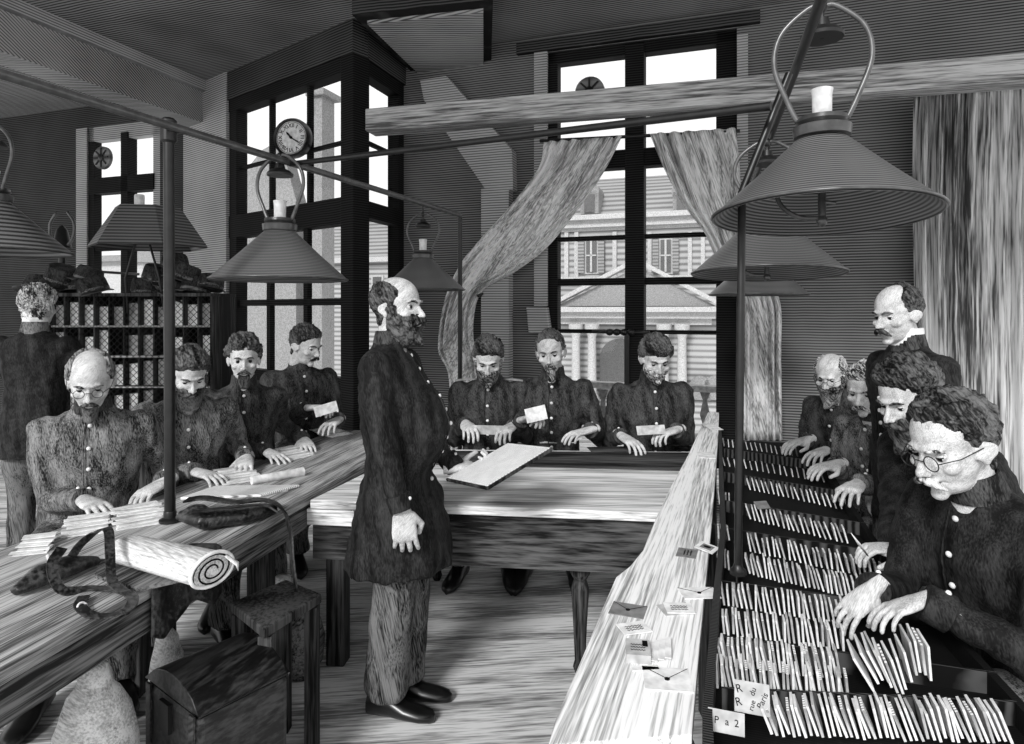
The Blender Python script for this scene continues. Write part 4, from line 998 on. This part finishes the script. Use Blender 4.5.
def hair_fn(front=.072, temple=.03, side=-.005, nape=-.075, th=.012, bald=0, part_x=None, top=1.0):
    """front: height of the forehead hairline; bald 0..1 how far the bare crown reaches"""
    def fn(v):
        x, y, z = v
        line = pl([-.12, -.045, -.02, .005, .03, .055, .075, .10], [nape, nape+.005, -.015, side, .035, lerp(.035, front, .5)+(.02 if temple > .035 else 0), front-.006, front], y)
        if abs(x) > .055 and y > .03: line = max(line, temple+.01)
        line += .008*noise.noise(V3(x*70+front*900, y*60, z*40))
        w = sstep(line-.003, line+.030, z)
        w = w**.6
        if z < -.10: w = 0
        if bald:
            # bare zone: front and top inside an oval
            e = ((x)/(.060))**2+((y-.045)/(.05+.095*bald))**2
            if z > .045: w *= sstep(.85, 1.25, e)
            if y > .02 and z > .03: w *= sstep(.048, .062, abs(x))
        return th*w*(1+(top-1)*sstep(.05, .11, z)) if w > .02 else 0
    return fn
def beard_fn(th=.014, side=True, chin_only=False, low=0, up=0):
    def fn(v):
        x, y, z = v
        if z > .02 or y < -.026: return 0
        jn = noise.noise(V3(x*80, y*70+th*900, z*70))*.007; z += jn; y += jn*.8
        if chin_only: w = sstep(.032, .020, abs(x))*sstep(-.066, -.076, z)*sstep(.02, .05, y)
        else:
            w = sstep(-.030+up, -.056+up, z)*sstep(-.022, .006, y)*sstep(-.128, -.118, z)
            if side: w = max(w, sstep(.050, .060, abs(x))*sstep(-.012, .002, y)*sstep(.034, .022, y)*sstep(.01, -.005, z))
            # lips
            w *= 1-.9*math.exp(-((x/.020)**2+((z+.060)/.0075)**2))*float(y > .04)
        return th*w**.7 if w > .03 else 0
    return fn

NP = [0]
def person(label, pos, face, s=1.0, stand=False, seat=.46, lean=.12, side=0.0, yaw=0, pitch=.2, roll=0, hands=None, coat='coat', trouser='trouser',
           hair=None, hairmat_='hair_dark', hcurl=.005, hfreq=55, beard=None, beardmat=None, bdrop=0, moustache=None, glasses=False, gaze=0, brow=None, buttons=6, double=False,
           frock=False, belly=0, collar='coat', headscale=1.0, jaw=1.0, epaul=False, twist=0, collar_h=.04, shirt=None, legs=True, feet=None, head_shift=V3(0,0,0), skin='skin', bcurl=.006, wide=1.0):
    rnd = random.Random(NP[0]); NP[0] += 1
    f = V3(face[0], face[1], 0).normalized(); r = V3(f.y, -f.x, 0)
    base = V3(pos[0], pos[1], 0)
    root = thing('person', label, 'person', base)
    pz = (.93 if stand else seat+.09)*s if stand else seat+.09*s
    pel = base+Z*pz
    S = (Z*math.cos(lean)+f*math.sin(lean)+r*side).normalized()          # spine direction
    D = (f-S*f.dot(S)).normalized(); R = D.cross(S).normalized()
    tw = Matrix.Rotation(twist, 3, S); Dt, Rt = tw@D, tw@R
    # ---- torso rings
    def ring(t, hw, hd, off=0, n=28, sq=.85):
        k = sstep(.0, .4, t/s); d_ = D.lerp(Dt, k); r_ = R.lerp(Rt, k); c = pel+S*t+d_*off; o = []
        for j in range(n):
            a = 2*PI*j/n; ca, sa = math.cos(a), math.sin(a)
            o.append(c+r_*hw*math.copysign(abs(ca)**sq, ca)+d_*hd*math.copysign(abs(sa)**sq, sa))
        return o
    b = belly
    prof = [(-.10, .165, .12, 0), (0, .175, .128, .0), (.10, .160, .120+b*.6, .005+b*.5), (.20, .158, .118+b, .005+b*.7), (.30, .178, .122+b*.6, .008+b*.4), (.38, .190, .118, .005), (.44, .182, .10, -.005), (.485, .14, .078, -.012), (.51, .085, .066, -.012), (.535, .064, .062, -.008)]
    if frock: prof = [(-.36, .21, .205, -.01), (-.32, .21, .205, -.01), (-.20, .20, .185, .0), (-.10, .188, .165, .005)]+prof[1:]
    elif stand: prof = [(-.20, .175, .135, 0)]+prof
    m = MB(); rr = [ring(t*s, hw*s, hd*s, o*s) for t, hw, hd, o in prof]; m.rings(rr)
    neck = pel+S*.50*s
    shs = [neck-S*.055*s+Rt*sg*.178*s-Dt*.008*s for sg in (-1, 1)]
    UA, FA = .285*s, .255*s
    elb = []; wr = []
    hands = hands or {}
    specs = [hands.get('L', {}), hands.get('R', {})]
    for sg, sh, sp in zip((-1, 1), shs, specs):
        tgt = sp.get('at', sh+V3(0, 0, -.52*s)+f*.04)
        pole = sp.get('pole', Rt*sg*.35-Z*1.0-f*.5)
        e, w_ = ik(sh, tgt, UA, FA, pole); elb.append(e); wr.append(w_)
        m.ell(sh-Rt*sg*.004, .066*s, .062*s, .062*s, Rt, Dt, S)
        m.tube([sh, sh.lerp(e, .5), e], [.062*s, .056*s, .050*s], 18); m.ell(e, .050*s, .050*s, .050*s)
        w2 = e.lerp(w_, .97)
        m.tube([e, e.lerp(w_, .5), w2], [.050*s, .046*s, .038*s], 18)
    # lap of seated coat
    hips = [pel+R*sg*.095*s for sg in (-1, 1)]
    if not stand:
        for sg, h in zip((-1, 1), hips): m.tube([h-f*.02, h+f*.16*s+Z*.01], [.10*s, .092*s], 16)
    me = remeshed(m, .0115*s, 3, off=OFF[root.name])
    fr = rnd.random()*30
    NN = [Vector(q.vector) for q in me.vertex_normals]
    for v, nn in zip(me.vertices, NN):
        c = v.co.copy()
        a = noise.noise(V3(c.x*9+fr, c.y*9, c.z*5))*.013+noise.noise(V3(c.x*22, c.y*22+fr, c.z*12))*.009-abs(noise.noise(V3(c.x*13+5, c.y*13, c.z*20+fr)))*.012
        v.co = c+nn*a
        if frock and c.z < pz-.05:                      # pleats of the skirt
            ang = math.atan2((c).dot(f), (c).dot(r)); v.co += V3(nn.x, nn.y, 0)*.010*math.sin(ang*9)*sstep(pz-.05, pz-.4, c.z)
    part('coat', me, coat, root, smooth=True)
    # ---- body: one mesh with head, neck, torso, arms, hands
    HM = None
    hs = 1.0*headscale*s
    up = S.lerp(Z, .5).normalized()
    hc = neck+up*.165*s+f*.030*s+head_shift*1.0
    Rz = Matrix.Rotation(yaw, 3, 'Z'); hf = Rz@f
    fwd = (hf*math.cos(pitch)-Z*math.sin(pitch)).normalized()
    hr = V3(hf.y, -hf.x, 0); hu = hr.cross(fwd).normalized()
    if roll: q = Matrix.Rotation(roll, 3, fwd); hr, hu = q@hr, q@hu
    piv = V3(0, -.03, -.10)                              # head pivots about the top of the neck
    hc0 = hc-Z*.10*hs-hf*.03*hs
    def HM(p):
        x, y, z = p.x, p.y, p.z
        if z < -.03: x *= lerp(1, jaw, sstep(-.03, -.09, z)*float(y > -.01))
        if z < -.11:                                     # neck bends back towards the collar
            k = sstep(-.11, -.19, z); w1 = hc0+(hr*(x-piv.x)+fwd*(y-piv.y)+hu*(z-piv.z))*hs
            n0 = neck-up*.02*s+Rt*x*hs+Dt*(y+.035)*hs+S*(z+.19)*hs*.6
            return w1.lerp(n0, k)
        return hc0+(hr*(x-piv.x)+fwd*(y-piv.y)+hu*(z-piv.z))*hs
    mb = MB(); mb.add([HM(p) for p in HEAD[0]], HEAD[1])
    for i, fc in enumerate(HEAD[1]):
        c = sum((HEAD[0][a] for a in fc), V3(0,0,0))/len(fc)
        if c.y > .075 and abs(c.x) < .021 and abs(c.z+.0615+abs(c.x)*.08) < .0026: mb.m[i] = 3
    # torso and limbs under the clothes
    tr = MB(); tr.rings([ring(t*s, hw*s*.78, hd*s*.74, o*s) for t, hw, hd, o in [p for p in prof if p[0] >= 0 and p[0] <= .40]]+[ring(.53*s, .045*s, .045*s, -.01*s)])
    for sg, sh, e, w_ in zip((-1, 1), shs, elb, wr):
        tr.tube([sh, sh.lerp(e, .4), e, e.lerp(w_, .35), w_], [.038*s, .040*s, .034*s, .036*s, .026*s], 14); tr.ell(sh-Z*.012, .040*s, .040*s, .040*s)
    kn = []; ft_ = []
    for sg, h in zip((-1, 1), hips):
        if stand:
            off = (feet or {}).get(sg, (0.0, 0.0)); ank = V3(base.x, base.y, .08*s)+r*(sg*.075*s)+f*off[0]+r*off[1]; k = (h.lerp(ank, .5))+f*.03*s
        else:
            off = (feet or {}).get(sg, (.36, 0)); k = h+f*.40*s+r*sg*.05*s+Z*.01; ank = V3(base.x, base.y, .09)+f*off[0]*s+r*(sg*.13*s+off[1])
        kn.append(k); ft_.append(ank); tr.tube([h, h.lerp(k, .5), k, k.lerp(ank, .3), ank], [.080*s, .066*s, .048*s, .048*s, .032*s], 14)
    tme = remeshed(tr, .016*s, 2); mb.add([v.co.copy() for v in tme.vertices], [tuple(p.vertices) for p in tme.polygons]); bpy.data.meshes.remove(tme)
    for sg, e, w_, sp in zip((-1, 1), elb, wr, specs):
        fd = (w_-e).normalized(); hd_ = sp.get('dir', (fd+f*.3)); pn = sp.get('palm', -Z)
        fmx = frame_from(hd_, -pn); V, Fs = HANDS[sp.get('pose', 'relax')]; hsz = 1.04*s*sp.get('scale', 1)
        pts = [w_+fmx@(V3(p.x*(1 if sg > 0 else -1), p.y, p.z)*hsz) for p in V]
        mb.add(pts, Fs if sg > 0 else [tuple(reversed(q)) for q in Fs])
        sp['_c'] = w_+fmx@V3(0, .09*hsz, -.02*hsz)
    # eyeballs inside the body mesh
    for sg in (-1, 1):
        c = V3(sg*.031, .0685, .002); R_ = .0120; vs = []; n, mm = 16, 14
        for i in range(mm+1):
            th = PI*i/mm-PI/2
            for j in range(n): vs.append(c+V3(R_*math.cos(th)*math.cos(2*PI*j/n), R_*math.cos(th)*math.sin(2*PI*j/n), R_*math.sin(th)))
        gz = V3(0, math.cos(gaze), -math.sin(gaze))
        for i in range(mm):
            for j in range(n):
                k = (j+1) % n; q = (i*n+j, i*n+k, (i+1)*n+k, (i+1)*n+j); cc_ = sum((vs[a] for a in q), V3(0,0,0))/4-c; cn = cc_.normalized()
                lid = cn.z > (.42 if gaze < .3 else .05)
                th_ = .42 if gaze < .3 else .05
                mb.mi = (2 if cn.z < th_+.22 and cn.y > .2 else 0) if lid else (2 if cn.dot(gz) > .74 else 1)
                mb.add([HM(vs[a]) for a in q], [(0, 1, 2, 3)])
    mb.mi = 0
    # mouth tone faces
    body = part('body', mb, [skin, 'eye_white', 'eye_dark', 'lip'], root, smooth=True)
    # ---- clothes details
    if collar_h:
        m = MB(); rg = [ring(t*s, hw*s, hd*s, o*s, 28, 1.0) for t, hw, hd, o in ((.505, .074, .072, -.008), (.535+collar_h*.3, .067, .066, -.004), (.535+collar_h, .063, .062, .0), (.535+collar_h, .057, .056, .0), (.51, .060, .058, -.006))]
        m.rings(rg+[rg[0]], False); part('collar', m, collar, root, smooth='auto')
    if shirt:
        m = MB(); rg = [ring(t*s, hw*s, hd*s, o*s, 28, 1.0) for t, hw, hd, o in ((.53, .064, .063, 0), (.56+collar_h, .062, .062, .002), (.56+collar_h, .056, .056, .002), (.53, .058, .056, 0))]
        m.rings(rg+[rg[0]], False); part('shirt_collar', m, 'linen', root, smooth='auto')
    def front(t, side_=0):        # point on the coat's front centre line
        hd, off = pl([p[0] for p in prof], [p[2] for p in prof], t), pl([p[0] for p in prof], [p[3] for p in prof], t)
        k = sstep(.0, .4, t); d_ = D.lerp(Dt, k); r_ = R.lerp(Rt, k)
        return pel+S*t*s+d_*(hd+off+.004)*s*(1-.25*abs(side_)*4*abs(side_))+r_*side_*s, d_
    bl = [None]
    if buttons:
        for q in range(buttons):
            t = lerp(.47, .06 if not frock else -.02, q/(buttons-1))
            for sd_ in ((-.05, .05) if double else (0,)):
                c, d_ = front(t, sd_); m = MB(); m.ell(c, .0088*s, .0088*s, .006*s, d_.cross(S).normalized(), S, d_, n=10, m=6); part('button', m, 'button', root, smooth=True)
        # placket seam down the front
        pts = [front(lerp(.49, .02, i/12), .018)[0]+D*.003*s for i in range(13)]; m = MB(); m.tube(pts, .003*s, 6); part('placket', m, coat, root, smooth=True)
    for sg, e, w_ in zip((-1, 1), elb, wr):
        fd = (w_-e).normalized(); c0 = e.lerp(w_, .97)
        m = MB(); m.tube([c0-fd*.055*s, c0-fd*.052*s, c0+fd*.004, c0+fd*.006], [.040*s, .045*s, .043*s, .034*s], 18); part('cuff', m, coat, root, smooth='auto')
        if shirt or sg:
            pass
        m = MB(); q = c0-fd*.03*s+(Z-fd*fd.z).normalized()*.044*s; m.ell(q, .007*s, .007*s, .007*s, n=8, m=6); part('button', m, 'button', root, smooth=True)
    if shirt:
        for sg, e, w_ in zip((-1, 1), elb, wr):
            fd = (w_-e).normalized(); c0 = e.lerp(w_, .97); m = MB(); m.tube([c0-fd*.01*s, c0+fd*.018*s], [.034*s, .034*s], 16); part('shirt_cuff', m, 'linen', root, smooth='auto')
    if epaul:
        for sg, sh in zip((-1, 1), shs):
            m = MB(); p0, p1 = sh+S*.058*s, neck+Rt*sg*.075*s+S*.012*s; m.tube([p0+Rt*sg*.02, p0.lerp(p1, .5)+S*.006, p1], [.018*s, .017*s, .012*s], 10, flat=.35, ref=S); part('shoulder_strap', m, 'epaulette', root, smooth=True)
    # ---- trousers and boots
    if legs:
        m = MB(); m.ell(pel-Z*.02, .150*s, .10*s, .11*s, r, f, Z)
        for h, k, an in zip(hips, kn, ft_):
            if stand: h = pel.lerp(h, .7)-Z*.12*s
            kk = k.lerp(an, .12)
            m.tube([h, h.lerp(k, .5), k, kk, k.lerp(an, .5), an+Z*.01], [.098*s, .088*s*wide, .070*s*wide, .070*s*wide, .070*s*wide, .072*s*wide], 18); m.ell(k, .070*s*wide, .070*s, .070*s)
        me = remeshed(m, .013*s, 3, off=OFF[root.name])
        NN = [Vector(q.vector) for q in me.vertex_normals]
        for v, nn in zip(me.vertices, NN): c = v.co.copy(); v.co = c+nn*(noise.noise(V3(c.x*10, c.y*10, c.z*7+fr))*.012+noise.noise(V3(c.x*25, c.y*25, c.z*12))*.005)
        part('trousers', me, trouser, root, smooth=True)
        for sg, k, an in zip((-1, 1), kn, ft_):
            td = (f+r*sg*(.05 if stand else .22)).normalized(); c = V3(an.x, an.y, 0); sdv = V3(td.y, -td.x, 0); m = MB()
            def rg2(u, hw, h): return [c+td*u*s+sdv*hw*s*math.cos(2*PI*j/16)+Z*max(.0, (h*s*.5+h*s*.5*math.sin(2*PI*j/16))) for j in range(16)]
            m.rings([rg2(-.075, .015, .04), rg2(-.068, .034, .085), rg2(-.03, .040, .105), rg2(.03, .040, .095), rg2(.09, .047, .062), rg2(.15, .046, .05), rg2(.19, .032, .042), rg2(.205, .01, .03)])
            m.tube([an-Z*.0, an+Z*.07*s], [.046*s, .05*s], 14); part('boot', m, 'boot', root, smooth='auto')
    # ---- hair and face details
    if hair: face_shell(HM, None, hair_fn(**hair), hairmat_, 'hair', root, hcurl, hfreq)
    bm = beardmat or hairmat_
    if beard:
        def dr(v, t): return V3(0, .35, -1)*bdrop*sstep(-.06, -.11, v.z)*min(1, t/.01)*float(v.y > .0)
        face_shell(HM, None, beard_fn(**beard), bm, 'beard', root, bcurl, 60, dr)
    if moustache:
        ml, mr, md = moustache; m = MB()
        for sg in (-1, 1):
            m.tube([HM(V3(sg*q[0], q[1], q[2])) for q in ((.000, .103, -.047), (.012, .104, -.050), (.024*ml, .097, -.056-md*.4), (.036*ml, .085, -.062-md))], [.006*mr*hs, .0088*mr*hs, .0072*mr*hs, .002*hs], 10)
        part('moustache', m, bm, root, smooth=True)
    for sg in (-1, 1):
        m = MB(); m.tube([HM(V3(sg*q[0], q[1], q[2])) for q in ((.014, .093, .018), (.026, .092, .024), (.040, .085, .024), (.050, .073, .017))], [.0035*hs, .0048*hs, .004*hs, .0015*hs], 8); part('eyebrow', m, brow or hairmat_, root, smooth=True)
    if glasses:
        m = MB()
        for sg in (-1, 1):
            c = HM(V3(sg*.031, .102, -.002)); m.torus(c, .0185*hs, .0014*hs, fwd, 24, 6)
            m.tube([HM(V3(sg*.049, .100, .0)), HM(V3(sg*.074, .06, .002)), HM(V3(sg*.082, -.002, .006))], .0013*hs, 6)
        m.tube([HM(V3(-.0125, .103, .0)), HM(V3(0, .108, .004)), HM(V3(.0125, .103, .0))], .0014*hs, 6); part('eyeglasses', m, 'iron', root, smooth=True)
    return root, dict(neck=neck, hands=[sp.get('_c') for sp in specs], wr=wr, HM=HM, front=front, S=S, D=D)

def hnd(px, py, z=None, d=None, **k):
    k['at'] = PZ(px, py, z) if d is None else P(px, py, d); return k
def at(px, d): return ((px-CX)/F*d, d)
HB = BH+.035
# seated along the left bench
INF = []
def PE(*a, **k): INF.append(person(*a, **k)[1])
PE('balding bespectacled sorter with goatee in grey buttoned tunic sitting behind the bench end', at(95, 3.02), (.42, -.90), s=1.10, seat=.50, lean=.10, pitch=.42, yaw=.05, coat='coat_grey', collar='coat', gaze=.5,
       hands=dict(R=hnd(84, 500, .83, pose='relax', dir=V3(.8, -.5, -.1)), L=hnd(164, 482, .84, pose='pinch', dir=V3(-.35, -1, -.25))),
       hair=dict(front=.095, th=.012, bald=.6), hairmat_='hair_brown', beard=dict(th=.012, chin_only=True), beardmat='hair_dark', bdrop=.03, moustache=(1, 1, .008), glasses=True, jaw=.92)
PE('sorter with long full black beard and bent head behind the iron post', at(186, 3.42), (.50, -.86), s=1.06, seat=.53, lean=.12, pitch=.50, yaw=.12, coat='coat_grey', gaze=.5,
       hands=dict(R=hnd(196, 472, .83, pose='relax', dir=V3(.9, -.35, -.1)), L=hnd(246, 458, .84, pose='relax', dir=V3(.3, -1, -.2))),
       hair=dict(front=.072, th=.016, top=1.2), beard=dict(th=.018), bdrop=.09, moustache=(1, 1.1, .01), hcurl=.009)
PE('curly haired sorter with small goatee looking out toward the viewer', at(244, 3.86), (.38, -.92), s=1.06, seat=.54, lean=.08, pitch=.12, yaw=0, coat='coat',
       hands=dict(R=hnd(268, 452, .82, pose='flat', dir=V3(.7, -.7, -.1)), L=hnd(304, 440, .83, pose='relax', dir=V3(.5, -.9, -.2))),
       hair=dict(front=.070, th=.019, top=1.45), hcurl=.018, hfreq=48, beard=dict(th=.010, chin_only=True), bdrop=.02, moustache=(1, .9, .006))
PE('short haired moustached sorter turned in profile reading a small note', at(298, 4.52), (.60, -.80), s=1.12, seat=.55, lean=.08, pitch=.30, yaw=.50, coat='coat', gaze=.4,
       hands=dict(R=hnd(308, 408, .94, d=4.15, pose='pinch', dir=V3(.9, -.4, .1)), L=hnd(338, 420, .85, d=4.2, pose='relax', dir=V3(-.2, -1, -.1))),
       hair=dict(front=.076, th=.012, top=1.4), moustache=(1, 1, .008), hcurl=.008)
# standing with back turned
PE('grey haired man in dark coat standing with his back turned before the rack', at(34, 3.85), (-.12, 1), s=1.03, stand=True, lean=.02, pitch=.05, coat='coat_black', hair=dict(front=.07, th=.018, nape=-.085), hairmat_='hair_grey', hcurl=.012, collar='coat_grey', shirt=True, buttons=0,
       hands=dict(R=dict(at=V3(-2.55, 4.15, .95)), L=dict(at=V3(-3.05, 4.15, .95))))
# the inspector
INSP = at(398, 2.66)
PE('bald bearded inspector in long black frock coat standing in the middle of the room', INSP, (.985, -.17), s=1.022, stand=True, lean=-.05, pitch=.0, yaw=-.22, coat='coat_black', trouser='trouser', frock=True, belly=.06, headscale=1.03,
       hands=dict(R=dict(at=P(404, 520, 2.40), pose='hang', dir=V3(.12, -.05, -1), palm=V3(-.2, .9, 0), pole=V3(-1, -.7, -.1), scale=1.05), L=dict(at=P(456, 468, 2.72), pose='grip', dir=V3(.9, .1, .05), palm=Z, pole=V3(-.6, .6, -1))),
       hair=dict(front=.10, th=.011, bald=.75, side=-.035), hairmat_='hair_dark', beard=dict(th=.024, up=.012), beardmat='hair_dark', bdrop=.012, moustache=(1.15, 1.7, .010), hcurl=.009, bcurl=.012, wide=1.22, buttons=10, collar='coat', feet={-1: (.0, .02), 1: (-.03, -.01)})
# three men behind the broad table
TB = TH+.035
PE('uniformed man with head bowed low holding a strip of paper at the table', at(490, 4.32), (-.05, -1), s=1.13, seat=.49, lean=.12, pitch=.50, yaw=.05, coat='coat', epaul=True, gaze=.5,
       hands=dict(R=dict(at=P(466, 424, 4.02), pose='pinch', dir=V3(.2, -.7, -.1)), L=dict(at=P(512, 426, 4.02), pose='pinch', dir=V3(-.3, -.7, -.1))),
       hair=dict(front=.074, th=.015, top=1.2), beard=dict(th=.016), beardmat='hair_brown', bdrop=.02, moustache=(1, 1.1, .01), hcurl=.010)
PE('goateed uniformed man with receding hair holding a single card at the table', at(553, 4.30), (-.12, -1), s=1.15, seat=.49, lean=.07, pitch=.20, yaw=-.05, roll=.08, coat='coat', gaze=.4,
       hands=dict(R=dict(at=P(522, 420, 3.98), pose='grip', dir=V3(.5, -.6, .25)), L=dict(at=P(590, 430, 3.95), pose='relax', dir=V3(-.8, -.5, -.1))),
       hair=dict(front=.104, th=.011, temple=.06), beard=dict(th=.012, chin_only=True), beardmat='hair_brown', bdrop=.025, moustache=(1.1, 1.2, .012), hcurl=.010, jaw=.85)
PE('uniformed man with fringe over bowed forehead seated before the window railing', at(650, 4.25), (.0, -1), s=1.14, seat=.48, lean=.12, pitch=.40, yaw=.06, coat='coat', gaze=.5,
       hands=dict(R=dict(at=P(622, 436, 3.95), pose='relax', dir=V3(.4, -.8, -.2)), L=dict(at=P(676, 430, 3.95), pose='pinch', dir=V3(-.8, -.5, -.1))),
       hair=dict(front=.056, th=.020, top=1.1), moustache=(1.1, 1.1, .008), beard=dict(th=.009, chin_only=False, side=False), beardmat='hair_grey', hcurl=.010)
# behind the sorting case
CZ = .86
PE('bald man with grey beard and eyeglasses bending over the far end of the case', at(853, 4.05), (-.85, -.52), s=1.06, seat=.47, lean=.30, pitch=.35, yaw=.25, coat='coat', gaze=.5,
       hands=dict(R=hnd(806, 440, .86, pose='relax', dir=V3(-.9, -.3, -.15)), L=hnd(826, 450, .86, pose='relax', dir=V3(-.8, -.6, -.1))),
       hair=dict(front=.10, th=.012, bald=.95), hairmat_='hair_grey', beard=dict(th=.018), beardmat='hair_brown', bdrop=.035, moustache=(1, 1, .01), glasses=True, jaw=.95)
PE('pale faced moustached man half hidden beside the tall standing one', at(890, 3.3), (-.9, -.42), s=1.05, seat=.47, lean=.22, pitch=.34, yaw=.3, coat='coat_grey', gaze=.5,
       hands=dict(R=hnd(836, 464, .86, pose='relax', dir=V3(-.9, -.3, -.1)), L=hnd(858, 484, .86, pose='relax', dir=V3(-.7, -.7, -.1))),
       hair=dict(front=.080, th=.012), hairmat_='hair_grey', moustache=(1.1, 1.2, .01), hcurl=.012)
PE('tall moustached man with receding dark hair standing upright among the seated sorters', at(911, 2.72), (-.99, -.10), s=1.01, stand=True, lean=.03, pitch=.20, yaw=.22, coat='coat_black', gaze=.5, double=False, buttons=9, collar='coat',
       hands=dict(R=dict(at=V3(1.66, 2.95, .78)), L=dict(at=V3(1.66, 2.5, .74))),
       hair=dict(front=.092, th=.011, bald=.25, temple=.05), moustache=(1.05, 1.2, .012), hcurl=.008, shirt=True)
PE('curly dark haired bearded man whose face shows behind the foremost sorter', at(966, 2.3), (-.98, -.2), s=1.06, seat=.56, lean=.28, pitch=.40, yaw=.10, coat='coat_black', gaze=.5,
       hands=dict(R=hnd(894, 556, .87, pose='pinch', dir=V3(-1, -.1, 0), scale=.8), L=dict(at=V3(1.36, 2.05, .74), dir=V3(-.9, -.3, 0))),
       hair=dict(front=.080, th=.020, top=1.25), hcurl=.016, hfreq=45, beard=dict(th=.020), bdrop=.03, moustache=(1.1, 1.3, .01))
PE('foremost sorter with grey moustache bending in profile with both hands in the letters', at(1015, 1.84), (-.97, -.24), s=1.06, seat=.49, lean=.26, pitch=.34, yaw=.04, coat='coat_black', gaze=.5, glasses=True, buttons=6, collar='coat',
       hands=dict(R=dict(at=P(872, 590, 1.72), pose='relax', dir=V3(-.75, -.1, -.6), palm=V3(-.5, .1, -1), pole=V3(.2, .3, -1), scale=.78), L=dict(at=P(922, 600, 1.62), pose='relax', dir=V3(-.95, -.1, -.25), palm=V3(0, -.1, -1), pole=V3(.6, -.6, -.8), scale=.80)),
       hair=dict(front=.088, th=.015, temple=.045, nape=-.08), hairmat_='hair_dark', hcurl=.012, beard=None, moustache=(1.1, 1.2, .012), beardmat='hair_grey', brow='hair_grey', headscale=1.08)

# ================================================================ things in hands
def held(name, label, cat, c, ax, up, wd, hh, mat, th=.002, script=False):
    n = ax.cross(up).normalized(); up = n.cross(ax).normalized(); ax = ax.normalized()
    t = thing(name, label, cat, c); m = MB(); m.box(c, wd, hh, th, ax, up, n); part('sheet', m, mat, t)
    if script:
        for i in range(9):
            m = MB(); m.tube([c+n*(th/2+.0006)-ax*wd*.4+up*hh*(.38-.095*i), c+n*(th/2+.0006)+ax*wd*(.35 if i%3 else .2)+up*hh*(.38-.095*i)], .0007, 4); part('writing_line', m, 'ink', t)
    return t
q = [PU2 for PU2 in ()]
b0, b1, b2, b3 = P(458, 474, 2.62), P(487, 488, 2.40), P(547, 456, 2.46), P(505, 444, 2.86)
bc = (b0+b1+b2+b3)/4; bx = ((b2-b1)+(b3-b0)).normalized(); by = ((b0-b1)+(b3-b2)); by = (by-bx*by.dot(bx)).normalized()
t = thing('writing_board', 'large light sheet on a thin board held level by the inspector', 'board', bc)
m = MB(); m.box(bc, .33, .32, .012, bx, by, bx.cross(by)); part('board', m, 'dark_wood', t, bevel=.002)
m = MB(); m.box(bc+bx.cross(by)*.0075, .315, .305, .002, bx, by, bx.cross(by)); part('sheet', m, 'paper_b', t)
held('paper_strip', 'pale strip of paper held by the man with the low bowed head', 'paper', P(490, 430, 3.93), W+V3(0,.2,0), V3(0, -.3, 1), .22, .06, 'paper_c')
held('card', 'single white card raised by the goateed man at the table', 'card', P(536, 414, 3.84), V3(1, -.1, .25), V3(-.2, .3, 1), .125, .085, 'paper')
for i in range(6): 
    o = flat('paper_sheet', 556+i*1.5, 441-i*.8, TH+.006+i*.0035, .22, .12, .05+.05*(i%3), 'paper_b' if i % 2 else 'paper', 'sheet of paper in the thin stack under the goateed man\'s hand', 'paper', group='stack of sheets before the goateed man')
held('paper_slip', 'folded slip of paper held by the man before the window railing', 'paper', P(651, 430, 3.88), V3(1, 0, .05), V3(0, .6, .8), .17, .06, 'paper_c')
flat('folder', 610, 449, TH+.006, .26, .13, .1, 'table_side', 'dark folder lying by the elbow of the fringed man', 'folder')
flat('folder', 690, 444, TH+.006, .28, .10, -.05, 'table_side', 'dark folder lying under the hands of the fringed man', 'folder')
held('note', 'small white note held up by the moustached sorter in profile', 'note', P(326, 409, 4.02), V3(.9, .3, .25), V3(0, -.3, 1), .14, .07, 'paper')
# quill held behind the front rows
a, b = P(868, 556, 1.93), P(851, 533, 1.88); m = MB(); m.tube([a, a.lerp(b, .5), b], [.003, .006, .001], 8, flat=.5); o = part('quill', m, 'paper', None, smooth=True, base=a); tag(o, 'white quill pointing up from the hand over the letter rows', 'pen')
# sheaf between the foremost sorter's hands
rnd = random.Random(9)
for i in range(13):
    c = P(870+i*4.6, 640+i*1.6+3*math.sin(i), 1.50+.004*i); c.z = .80+.02*math.sin(i*.8)
    o = bpy.data.objects.new('envelope', ENV[i % 6]); COL.objects.link(o); o.location = c-Z*.035; o.scale = (1, 2.0, 1.3)
    o.rotation_euler = (0, -.55+.04*i, math.atan2(-U.x, U.y)+.05*rnd.uniform(-1, 1)); tag(o, 'envelope leaning in the sheaf under the foremost sorter\'s fingers', 'envelope', 'sheaf under the foremost sorter\'s hands')
